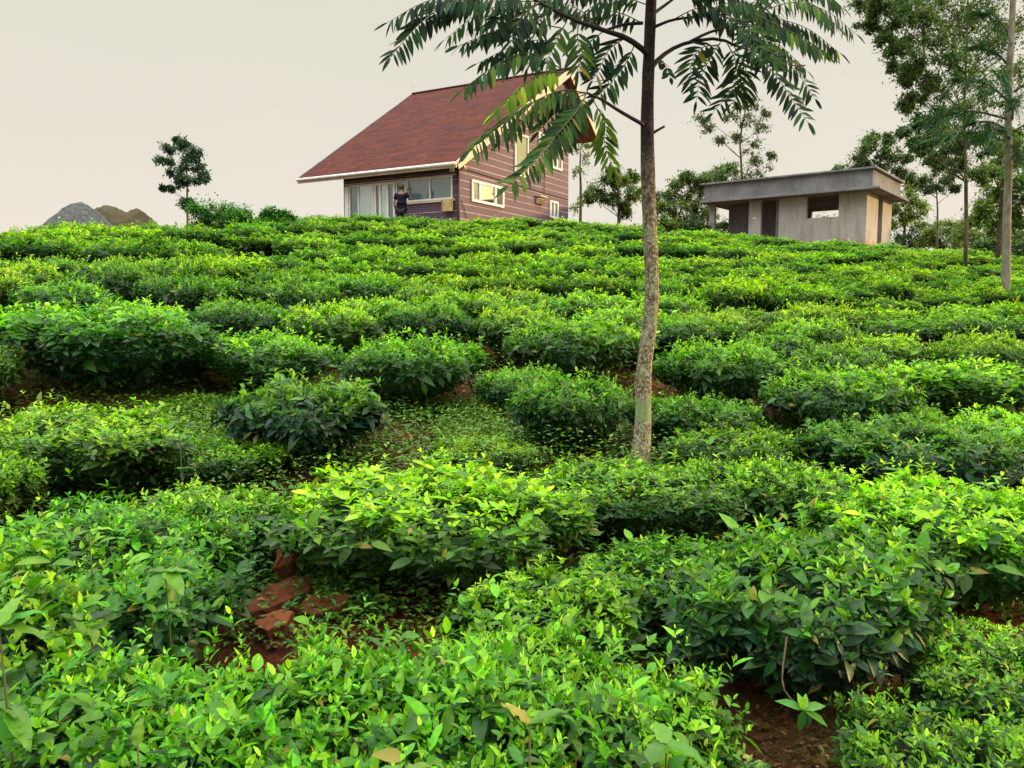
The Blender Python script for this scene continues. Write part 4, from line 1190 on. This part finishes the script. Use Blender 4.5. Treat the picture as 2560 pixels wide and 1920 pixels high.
MB().box(t0 - .06, t0 + .06, -.12, -.003, z0 - .06, z0 + .06).tube([(t0, -.12, z0), (t0, -.17, z0 - .03)], .035, 8).build('wall_lamp', M['white'], house, bevel=.01)
# weathervane-thin rod on the ridge end
MB().tube([(Xp, YR - .05, zpk), (Xp, YR - .05, zpk + .55)], .015, 5).build('ridge_rod', M['cream'], house)
MB().tube([(Xp, YR, zpk + .02), (Xp, Y0 - .02, zpk + .02)], .06, 8).build('ridge_cap', M['shingles'], house)

# cream meter box on the front wall by the corner
b0, b1 = sorted((hs(1116, 510)[0], hs(1137, 510)[0]))
bz1 = zsill - .02
MB().box(-.24, -.101, b0, b1, bz1 - .44, bz1).build('meter_box', simple_mat('ochre_box', (.56, .50, .28), (.40, .24, .09), .7, 6), house, bevel=.01)
MB().box(-.235, -.101, b1 + .002, b1 + .06, bz1 - .44, bz1 - .02).build('box_side_strip', simple_mat('orange_wood', (.40, .19, .10), (.28, .13, .07), .7, 5), house)

# grey water tank beside the house, orange earth
p = HC + dR * (WR - .35) + dL * (-.9)
tk = empty('block_tank', (p.x, p.y, HZ), math.atan2(dR.y, dR.x))
tt = MB().box(-1.0, .8, -.5, .45, -.5, .98).build('tank_wall', concrete('mossy_block', (.20, .23, .14), (.12, .14, .09), False), tk, bevel=.02)
MB().box(-1.08, .88, -.58, .53, .985, 1.06).build('tank_lid', M['concrete'], tk, bevel=.01)
tag(tk, 'mossy grey-green block tank at the rear end of the gable wall', 'water tank')
def heap(name, label, c, sx, sy, h, mat, seed, peaks, cat, rough=.06):
    rg = np.random.default_rng(seed); n = 60
    g = np.linspace(-1, 1, n); X_, Y_ = np.meshgrid(g, g)
    Z_ = np.zeros_like(X_) - .1
    for (px, py, ph, pr) in peaks:
        Z_ = np.maximum(Z_, ph * (1 - np.sqrt(((X_ - px) / pr) ** 2 + ((Y_ - py) / (pr * 1.1)) ** 2 + .012)))
    for k in range(5):
        f = 3 * 1.9 ** k; a = rg.uniform(0, 6.28, 2)
        Z_ += rough / (k + 1) * np.sin(X_ * f + a[0] + Y_ * f * .4) * np.sin(Y_ * f * .9 + a[1])
    Z_ += rg.normal(0, rough * .16, Z_.shape)
    edge = np.clip((1 - np.sqrt(X_ ** 2 + Y_ ** 2)) * 6, 0, 1); Z_ = Z_ * edge - (1 - edge) * .3
    vs_ = np.stack([X_ * sx, Y_ * sy, Z_ * h], -1).reshape(-1, 3); ii = np.arange(n * n).reshape(n, n)
    ff = np.stack([ii[:-1, :-1], ii[:-1, 1:], ii[1:, 1:], ii[1:, :-1]], -1).reshape(-1, 4)
    mb = MB().add(vs_.tolist(), ff.tolist())
    return tag(mb.build(name, mat, None, c, smooth=True), label, cat)
D = 27
g = gp(190, D); pk = P(196, 502, D)
heap('gravel_heap', 'pale grey gravel heap on the left skyline', (pk.x, D, g.z), 2.6, 2.4, pk.z - g.z, M['gravel'], 1, [(0, 0, 1.1, 1.15), (.5, .2, .5, .9)], 'gravel heap', .03)
g = gp(285, D + 1); pk = P(275, 514, D + 1)
heap('earth_heap', 'brown earth heap right of the grey gravel heap', (pk.x + .6, D + 1, g.z), 2.6, 2.2, pk.z - g.z, M['earth'], 2, [(-.25, 0, 1.1, 1.2), (.12, 0, 1.02, .9), (.5, .1, .62, .9)], 'earth heap', .05)
pc = HC + dR * (WR * .62) + dL * (-1.2)
heap('orange_earth_mound', 'low mound of orange earth against the gable wall', (pc.x, pc.y, HZ - .1), 1.6, .9, 1.0, simple_mat('orange_earth', (.55, .27, .10), (.38, .17, .07), .95, 3, .1, .5), 3, [(0, 0, 1.1, 1.2)], 'earth mound', .05)

# ------------------------------------------------------------------ person
def skin_mat(): return simple_mat('skin', (.30, .16, .10), (.24, .12, .08), .6, 6)
def person():
    s_, _z = hs(1003, 500)
    s_ = along(HC - dR * .95, dL, 1004, 500)[0]
    p = HC + dL * s_ + dR * (-.95)
    root = empty('person', (p.x, p.y, HZ), 0)
    root.rotation_euler = (0, 0, R(-8))
    # local: +y away from camera (the person faces +y), x right
    J = {}
    verts = []; edges = []; rads = []
    def v(n, co, r, par=None):
        J[n] = len(verts); verts.append(co); rads.append(r)
        if par: edges.append((J[par], J[n]))
    v('pel', (0, 0, .93), (.155, .115))
    v('waist', (0, .0, 1.08), (.138, .10), 'pel'); v('chest', (0, .01, 1.26), (.165, .115), 'waist'); v('shc', (0, .0, 1.40), (.12, .085), 'chest')
    v('neck', (0, .0, 1.49), (.055, .055), 'shc'); v('head0', (0, .02, 1.56), (.075, .085), 'neck'); v('head1', (0, .02, 1.64), (.082, .095), 'head0'); v('head2', (0, .015, 1.70), (.06, .07), 'head1')
    v('shl', (-.19, 0, 1.38), (.062, .06), 'shc'); v('ell', (-.27, -.02, 1.10), (.042, .042), 'shl'); v('wrl', (-.255, .05, .86), (.028, .028), 'ell'); v('hal', (-.25, .07, .80), (.038, .02), 'wrl')
    v('shr', (.19, 0, 1.38), (.062, .06), 'shc'); v('elr', (.30, .12, 1.20), (.042, .042), 'shr'); v('wrr', (.20, .22, 1.42), (.028, .028), 'elr'); v('har', (.18, .235, 1.49), (.036, .02), 'wrr')
    for nm, s, h in (('l', -1, 'hal'), ('r', 1, 'har')):
        hx, hy, hz = verts[J[h]]; up = -1 if nm == 'l' else 1
        for k, dx in enumerate((-.027, -.009, .009, .027)):
            ln = (.065, .075, .07, .055)[k]
            v('f%s%d' % (nm, k), (hx + dx, hy + .005, hz + up * .045), (.010, .010), h)
            v('g%s%d' % (nm, k), (hx + dx, hy - .006 * up + .01, hz + up * (.045 + ln * .6)), (.008, .008), 'f%s%d' % (nm, k))
        v('t' + nm, (hx - s * .04, hy + .012, hz + up * .03), (.010, .010), h); v('u' + nm, (hx - s * .052, hy + .014, hz + up * .06), (.008, .008), 't' + nm)
    for nm, s in (('l', -1), ('r', 1)):
        v('hip' + nm, (s * .09, 0, .86), (.10, .10), 'pel'); v('kn' + nm, (s * .105, .01, .48), (.062, .062), 'hip' + nm)
        v('an' + nm, (s * .11, -.02, .09), (.04, .04), 'kn' + nm); v('fo' + nm, (s * .115, .05, .045), (.042, .035), 'an' + nm); v('to' + nm, (s * .12, .14, .03), (.035, .025), 'fo' + nm)
    me = bpy.data.meshes.new('body'); me.from_pydata(verts, edges, [])
    b = link('body', me, skin_mat(), root)
    sk = b.modifiers.new('skin', 'SKIN'); sk.use_smooth_shade = True
    for i, r_ in enumerate(rads): me.skin_vertices[0].data[i].radius = r_
    me.skin_vertices[0].data[0].use_root = True
    b.modifiers.new('sub', 'SUBSURF').levels = 2; b.modifiers['sub'].render_levels = 2
    def cloth(name, vs_, es, rs, mat):
        m_ = bpy.data.meshes.new(name); m_.from_pydata(vs_, es, [])
        o = link(name, m_, mat, root); k = o.modifiers.new('skin', 'SKIN'); k.use_smooth_shade = True
        for i, r_ in enumerate(rs): m_.skin_vertices[0].data[i].radius = r_
        m_.skin_vertices[0].data[0].use_root = True
        o.modifiers.new('sub', 'SUBSURF').levels = 2; o.modifiers['sub'].render_levels = 2
    navy = simple_mat('navy_cloth', (.018, .016, .040), (.010, .009, .022), .9, 9, .1)
    cloth('t_shirt', [(0, 0, .93), (0, 0, 1.08), (0, .01, 1.26), (0, 0, 1.41), (-.185, 0, 1.385), (-.245, -.01, 1.20), (.185, 0, 1.385), (.265, .07, 1.27), (0, 0, .86)],
          [(0, 1), (1, 2), (2, 3), (3, 4), (4, 5), (3, 6), (6, 7), (0, 8)],
          [(.175, .135), (.165, .125), (.19, .135), (.13, .10), (.085, .085), (.075, .075), (.085, .085), (.075, .075), (.175, .135)], navy)
    dk = simple_mat('grey_trousers', (.05, .05, .055), (.03, .03, .035), .9, 9, .1)
    cloth('trousers', [(0, 0, .90), (-.09, 0, .82), (-.105, .01, .48), (-.11, -.02, .13), (.09, 0, .82), (.105, .01, .48), (.11, -.02, .13)], [(0, 1), (1, 2), (2, 3), (0, 4), (4, 5), (5, 6)],
          [(.165, .125), (.115, .115), (.08, .08), (.065, .065), (.115, .115), (.08, .08), (.065, .065)], dk)
    # hair cap: upper and back of the skull
    mb = MB(); n, m_ = 14, 9; vs_ = []
    for j in range(m_):
        th = math.pi * .62 * j / (m_ - 1)
        for i in range(n):
            a = 2 * math.pi * i / n
            f = 1 + .04 * math.sin(3 * a + j)
            fr = .72 if (math.sin(a) > .2 and j > 4) else 1
            zz = math.cos(th) * .125 * (1 if fr == 1 else .6)
            vs_.append((math.cos(a) * math.sin(th) * .098 * f * fr, .012 + math.sin(a) * math.sin(th) * .112 * f * fr, 1.635 + zz))
    fs_ = [(j * n + i, (j + 1) * n + i, (j + 1) * n + (i + 1) % n, j * n + (i + 1) % n) for j in range(m_ - 1) for i in range(n)]
    MB().add(vs_, fs_).build('hair', simple_mat('black_hair', (.015, .012, .012), (.03, .024, .022), .6, 40), root, smooth=True)
    # face features (away from the camera)
    MB().add([(0, .135, 1.60), (-.014, .112, 1.575), (.014, .112, 1.575), (0, .112, 1.63)], [(0, 1, 3), (0, 3, 2), (0, 2, 1), (1, 2, 3)]).build('nose', skin_mat(), root)
    tag(root, 'person in dark navy t-shirt seen from behind, right hand raised, at the house front', 'person')
    pr = root.matrix_basis @ Vector((.16, .262, 1.53))
    pr = Vector((p.x, p.y, HZ)) + Matrix.Rotation(R(-8), 3, 'Z') @ Vector((.165, .268, 1.55))
    ph = MB().box(-.037, .037, -.004, .004, -.075, .075).build('mobile_phone', M['pipe'], None, pr, bevel=.004)
    tag(ph, 'small dark phone held up in the raised hand of the person', 'phone')
person()

# ------------------------------------------------------------------ concrete hut
TY = 34.0
tr0 = ray(2166, 540)[0]
TC = Vector((tr0 * TY, TY, 3.95))
A2 = math.atan(.776 / 1.0045)
eR = Vector((math.sin(A2), math.cos(A2), 0)); eL = Vector((-eR.y, eR.x, 0))
hut = empty('concrete_hut', TC, math.atan2(eR.y, eR.x))
tag(hut, 'unfinished grey concrete hut with flat roof and open doorways', 'building')
def us(u, v=540): s, z = along(TC, eL, u, v); return s, z - TC.z
def ut(u, v=540): s, z = along(TC, eR, u, v); return s, z - TC.z
LW = us(1773)[0]; DW = ut(2229)[0]
zs = us(2166, 478)[1]          # underside of the slab
w = .2
xa = [0, us(2096)[0], us(2016)[0], us(1947)[0], us(1902)[0], us(1872)[0], us(1786)[0], LW]
wz0, wz1 = us(2096, 541)[1], us(2016, 489)[1]
fw = MB()
fw.box(0, w, 0, xa[1], -.8, zs).box(0, w, xa[2], xa[3], -.8, zs).box(0, w, xa[1] + .001, xa[2] - .001, -.8, wz0).box(0, w, xa[1] + .001, xa[2] - .001, wz1, zs)
fw.build('front_wall', M['plaster'], hut)
MB().box(0, w, xa[4], xa[5], -.8, zs).build('pier', M['plaster'], hut)
MB().box(0, w, xa[6], xa[7], -.8, zs).build('pier', M['plaster'], hut)
MB().box(-.002, w, xa[3] + .001, xa[7] - .001, zs - .0, zs - .001).build('beam', M['plaster'], hut)
sl0, sl1 = ut(2195)[0], ut(2206)[0]
if sl1 - sl0 < .5: sl1 = sl0 + .55
sw = MB().box(w + .001, sl0, 0, w, -.8, zs).box(sl1, DW, 0, w, -.8, zs)
sw.build('side_wall', M['plaster'], hut)
ru0, ru1 = xa[1] + .1, xa[2] + 1.1
rw = MB().box(DW - w, DW, w + .001, ru0, -.8, zs).box(DW - w, DW, ru1, xa[3], -.8, zs).box(DW - w, DW, ru0 + .001, ru1 - .001, -.8, wz0 - .25).box(DW - w, DW, ru0 + .001, ru1 - .001, wz1 - .22, zs)
rw.box(DW - w, DW, xa[3] + .001, xa[6] - .9, -.8, zs).box(DW - w, DW, xa[7] - .35, xa[7], -.8, zs)
rw.build('rear_wall', M['plaster'], hut)
MB().box(w + .001, DW - w - .001, xa[3] + .05, xa[3] + .2, -.8, zs).build('inner_wall', M['concrete'], hut)  # darker concrete than the outer plaster: interior shade put into the wall colour
MB().box(1.3, 1.45, xa[4] - .2, along(TC + eR * 1.4, eL, 1824, 540)[0], -.8, zs).build('inner_wall', M['concrete'], hut)  # same dark concrete, its colour standing in for shade inside the open bay
MB().box(.1, DW - .1, .1, LW - .1, -.9, .02).build('floor_slab', M['concrete'], hut)
MB().box(w + .001, DW - w - .001, LW - w, LW, -.8, .9).build('low_wall', M['plaster'], hut)
oh = .62
MB().box(-oh, DW + oh * .6, -oh, LW + .22, zs + .002, zs + .11).build('roof_slab', M['concrete'], hut, bevel=.012)
zp = along(TC, eL, 2177, 428)[1] - TC.z + .05
pp = .13
OP = .26
par = MB().box(-OP, -OP + pp, -OP + .002, LW + .16, zs + .112, zp).box(-OP + pp + .001, DW + .3, -OP, -OP + pp, zs + .112, zp)
par.box(-OP + pp + .001, DW + .3, LW + .03, LW + .16, zs + .112, zp).box(DW + .17, DW + .3, -OP + pp + .001, LW + .029, zs + .112, zp)
par.build('parapet', M['concrete'], hut)
cop = MB().box(-OP - .16, -OP + pp + .05, -OP - .16, LW + .3, zp + .002, zp + .08).box(-OP + pp + .051, DW + .44, -OP - .16, -OP + pp + .05, zp + .002, zp + .08)
cop.build('coping', M['concrete'], hut, bevel=.01)
s0, z0 = us(1887, 546)
MB().box(-.02, -.003, s0 - .09, s0 + .09, z0 - .03, z0 + .03).build('wall_plate', M['white'], hut)

# ------------------------------------------------------------------ background trees
def blobs_px(lst, D, jz=1.0):
    out_ = []
    rg = random.Random(int(D * 7) + len(lst))
    for (u, v, r_) in lst:
        d = D + rg.uniform(-.8, .8) * jz
        out_.append((P(u, v, d), r_ / FPX * D))
    return out_
def tree_px(label, D, trunk, blobs, leaf, mat, n, seed, **kw):
    g_ = gp(trunk[0][0], D, trunk[0][1])
    tp = [g_] + [P(u, v, D) for u, v in trunk[1:]]
    return clump_tree(kw.pop('name', 'hill_tree'), label, g_, tp, blobs_px(blobs, D, kw.pop('jz', 1)), leaf, mat, n, seed, **kw)
GT = 'trees along the hilltop'
tree_px('small lone rounded tree on the left skyline', 27, [(466, 545), (468, 500), (468, 450), (462, 400), (448, 356)],
        [(410, 402, 20), (432, 372, 22), (455, 362, 20), (490, 385, 24), (505, 420, 24), (470, 410, 26), (440, 428, 24), (480, 448, 24), (512, 448, 14), (450, 455, 16), (462, 508, 14), (476, 505, 9), (428, 472, 8), (408, 470, 6), (442, 350, 8)],
        .10, M['teal_leaf'], 70, 5, name='lone_tree', tr=.04, young=.3, tint=(.9, .85, 1.15), sub=8, jz=.4)
tree_px('wispy pale tree seen just right of the house', 46, [(1450, 560), (1452, 480), (1450, 420), (1452, 370)],
        [(1440, 372, 22), (1462, 395, 24), (1445, 430, 20), (1470, 360, 16), (1455, 500, 20), (1440, 520, 22), (1480, 470, 14)], .14, M['tree_leaf'], 28, 6, group=GT, tr=.1, tint=(1.4, 1.1, 1.1), sub=6)
tree_px('bushy dark tree left of the slim trunk below the hanging leaves', 40, [(1545, 560), (1548, 520), (1545, 480), (1545, 440)],
        [(1490, 478, 34), (1530, 452, 32), (1565, 460, 34), (1590, 480, 24), (1520, 500, 28), (1560, 500, 34), (1475, 490, 20), (1535, 428, 20), (1580, 440, 18), (1560, 530, 22)], .15, M['tree_leaf'], 85, 7, group=GT, tr=.10, tint=(1.1, 1.1, .95), sub=8, young=.4)
tree_px('low tree right of the slim trunk behind the crest', 42, [(1680, 570), (1685, 520), (1690, 480)],
        [(1690, 455, 30), (1665, 490, 34), (1720, 500, 34), (1740, 470, 28), (1650, 520, 30), (1700, 530, 34), (1760, 450, 22), (1715, 445, 20)], .16, M['tree_leaf'], 95, 8, group=GT, tr=.12, tint=(1.15, 1.1, 1), sub=8)
tree_px('tall airy tree rising left behind the concrete hut', 44, [(1850, 580), (1855, 450), (1850, 360), (1860, 290), (1870, 250)],
        [(1850, 425, 46), (1890, 400, 30), (1820, 440, 28), (1880, 365, 28), (1845, 340, 22), (1870, 300, 30), (1900, 320, 26), (1830, 290, 24), (1770, 320, 20), (1760, 295, 22), (1885, 260, 26), (1850, 262, 20), (1915, 280, 16), (1930, 390, 16), (1800, 350, 14), (1900, 430, 30), (1865, 455, 34)],
        .15, M['tree_leaf'], 36, 9, group=GT, tr=.08, tint=(.9, .72, .85), sub=7)
tree_px('shrubby tree against the left end of the concrete hut', 43, [(1780, 580), (1785, 520), (1790, 470)],
        [(1790, 430, 30), (1770, 470, 30), (1750, 520, 30), (1800, 450, 26), (1740, 545, 26), (1820, 425, 22), (1770, 540, 26)], .16, M['tree_leaf'], 80, 10, group=GT, tr=.1, tint=(1.1, 1.15, 1), sub=7, young=.5)
tree_px('dense rounded tree behind the right end of the concrete hut', 44, [(2210, 600), (2205, 480), (2200, 400)],
        [(2160, 400, 30), (2190, 370, 36), (2225, 390, 34), (2200, 415, 38), (2255, 430, 28), (2180, 350, 20), (2215, 350, 20), (2150, 420, 20), (2270, 400, 16), (2290, 450, 30)], .15, M['tree_leaf'], 95, 11, group=GT, tr=.15, tint=(.85, .95, .9), sub=8, young=.3)
tree_px('small tuft of tree crown showing above the hut roof', 46, [(2115, 600), (2112, 480), (2110, 425)],
        [(2100, 420, 16), (2122, 418, 14), (2088, 424, 10)], .14, M['tree_leaf'], 60, 12, group=GT, tr=.06, sub=5, tint=(.8, 1, 1))
tree_px('slender tree with layered dark crown right of the hut', 40, [(2344, 610), (2344, 540), (2342, 490), (2340, 440)],
        [(2340, 462, 30), (2370, 445, 30), (2315, 470, 26), (2345, 420, 26), (2390, 470, 16), (2300, 455, 16), (2375, 410, 22), (2330, 400, 18)], .13, M['tree_leaf'], 75, 13, group=GT, tr=.06, tint=(.75, .85, .95), sub=8, young=.25)
tree_px('yellow-green shrub tree between the hut and the slender tree', 44, [(2260, 610), (2262, 560), (2265, 510)],
        [(2270, 490, 34), (2250, 520, 30), (2300, 510, 30), (2285, 545, 36), (2330, 560, 34), (2240, 560, 30)], .15, M['tree_leaf'], 85, 14, group=GT, tr=.1, tint=(1.2, 1.25, .9), sub=8, young=.55)
big = [(2240, 130, 34), (2265, 200, 30), (2300, 190, 40), (2270, 260, 26), (2300, 310, 30), (2330, 320, 34), (2290, 360, 20), (2260, 330, 16), (2170, 60, 30), (2165, 0, 40), (2380, 380, 34), (2450, 440, 34), (2195, 20, 34), (2230, 55, 40), (2260, 10, 46), (2300, 60, 54), (2250, 110, 34), (2350, 20, 60), (2330, 110, 56), (2400, 70, 64), (2280, 150, 36), (2370, 160, 60), (2450, 30, 70), (2460, 120, 66), (2420, 200, 56),
       (2330, 215, 36), (2290, 250, 34), (2350, 270, 48), (2410, 285, 52), (2470, 240, 54), (2520, 80, 60), (2540, 180, 60), (2300, 30, 50), (2180, -40, 50), (2300, -60, 80), (2420, -70, 90), (2540, -40, 90), (2350, 330, 40), (2310, 370, 30), (2385, 355, 40), (2440, 340, 36), (2215, 95, 26), (2235, 165, 18), (2480, 380, 34), (2340, 400, 22), (2400, 415, 26)]
tree_px('tall leafy tree whose crown fills the upper right behind the grey trunk', 24, [(2418, 600), (2416, 520), (2413, 400), (2410, 280), (2415, 150), (2420, 0), (2420, -120)],
        big, .10, M['tree_leaf'], 78, 15, group=GT, tr=.065, tint=(.85, .95, .9), sub=11, young=.35, jz=1.6, name='tall_leafy_tree')
tree_px('leafy tree at the right edge behind the grey trunk', 28, [(2500, 600), (2505, 500), (2508, 420), (2510, 330)],
        [(2480, 430, 40), (2530, 400, 44), (2560, 450, 46), (2500, 480, 44), (2470, 520, 44), (2540, 520, 50), (2580, 380, 50), (2440, 540, 40), (2520, 350, 40), (2490, 560, 40), (2560, 560, 46), (2600, 480, 60)], .13, M['tree_leaf'], 120, 16, group=GT, tr=.13, tint=(1, 1.1, .85), sub=8, young=.45)
for (u, v, r_, D, lab, sd_) in ((2290, 590, 36, 43, 'dark low shrub right of the concrete hut', 21), (2370, 575, 44, 41, 'yellow-green shrub below the slender layered tree', 22),
                               (2440, 570, 46, 38, 'bright green shrub left of the right-edge trees', 23), (2510, 590, 44, 32, 'dark shrub beside the grey trunk on the crest', 24),
                               (1655, 556, 26, 38, 'low green shrub just right of the slim trunk on the crest', 25), (1735, 566, 24, 38, 'low green shrub left of the hut corner', 26), (1830, 560, 34, 46, 'low green shrub seen through the open bay of the hut', 28), (2062, 556, 30, 42, 'low green shrub seen through the hut window opening', 29), (2580, 600, 50, 31, 'shrub at the right edge of the crest', 27)):
    g_ = gp(u, D, v)
    clump_tree('crest_shrub', lab, g_, [g_, g_.lerp(P(u, v, D), .6), P(u, v, D)],
               blobs_px([(u, v, r_), (u - r_, v + r_ * .4, r_ * .8), (u + r_, v + r_ * .3, r_ * .8), (u, v + r_ * .9, r_)], D, .5), .13, M['tree_leaf'], 120, sd_, 'shrub', 'shrubs on the right crest',
               (1.1, 1.15, .8) if sd_ in (22, 23, 25) else (.7, .85, .8), .5 if sd_ in (22, 23, 25) else .25, tr=.05, sub=8)

# near grey-trunked tree at the right edge
GD = 17.0
gb = gp(2515, GD, 720)
gt = empty('grey_trunk_tree', gb)
tag(gt, 'tree with straight pale grey trunk and feathery leaves at the right edge', 'tree')
gpath = [P(u, v, GD) - gb for u, v in ((2514, 760), (2515, 690), (2517, 560), (2521, 420), (2521, 260), (2529, 80), (2538, -150), (2541, -400))]
gpath[0].z = -.2
sg = smooth_path(gpath, 30)
MB().tube(sg, [.094 - .05 * i / 29 for i in range(30)], 14).build('trunk', simple_mat('pale_grey_bark', (.30, .28, .22), (.15, .135, .10), .9, 18, .2, .6, stretch=(1, 1, .35)), gt, smooth=True)
rg2 = np.random.default_rng(91)
def feather_branch(a, b, D0, D1, n_f, seed, ll=.10):
    """a limb with many small pinnate sprays"""
    rs = np.random.default_rng(seed)
    p0 = P(*a, D0) - gb; p1 = P(*b, D1) - gb
    mid = p0.lerp(p1, .5) + Vector((0, 0, .18))
    s = smooth_path([p0, mid, p1], 14)
    MB().tube(s, [.028 - .0018 * i for i in range(14)], 6).build('branch', M['bark_far'], gt, smooth=True)
    B = []; Dv = []; Ls = []
    for i in range(n_f):
        t = rs.uniform(.25, 1); f = t * 13; k = min(int(f), 12); o_ = s[k].lerp(s[k + 1], f - k)
        dr = ((p1 - p0).normalized() * .6 + Vector(rs.normal(0, .5, 3)) + Vector((0, 0, -.25))).normalized()
        L_ = rs.uniform(.35, .6)
        side = dr.cross(Vector((0, 0, 1))).normalized()
        for j in range(13):
            q = j / 12
            c = o_ + dr * L_ * q + Vector((0, 0, -.18 * q * q * L_ * 2))
            for sgn in (-1, 1):
                B.append(c); Dv.append(side * sgn + dr * .7 + Vector((0, 0, -.3)) + Vector(rs.normal(0, .1, 3))); Ls.append(ll * (1.1 - .6 * q) * rs.uniform(.8, 1.2))
    n = len(B); Ls = np.array(Ls)
    me = leaves_mesh('foliage', B, Dv, np.tile([0, 0, 1.], (n, 1)), Ls, Ls * .28, .1, np.clip(rs.normal(.3, .2, n), 0, 1), rs.random(n), M['teal_leaf'], True)
    o = link('foliage', me, None, gt); o.color = (.9, .95, .95, 1)
for i, (a, b, D1, nf) in enumerate([((2530, 300), (2300, 300), 13.6, 34), ((2530, 260), (2390, 200), 13.5, 34), ((2530, 330), (2400, 320), 14.3, 30), ((2535, 180), (2430, 120), 14, 34), ((2528, 350), (2470, 340), 13, 22),
                                    ((2535, 100), (2440, 30), 14.5, 34), ((2535, 230), (2620, 220), 13.5, 34), ((2530, 330), (2640, 320), 14, 30), ((2540, 60), (2660, 40), 14, 30), ((2530, 280), (2500, 180), 12.6, 30),
                                    ((2530, 300), (2540, 250), 12.8, 26), ((2540, -20), (2440, -60), 14, 30), ((2528, 400), (2560, 400), 13.2, 20), ((2530, 360), (2340, 345), 14.6, 20)]):
    feather_branch(a, b, GD, D1 + 3, nf, 100 + i, .11)
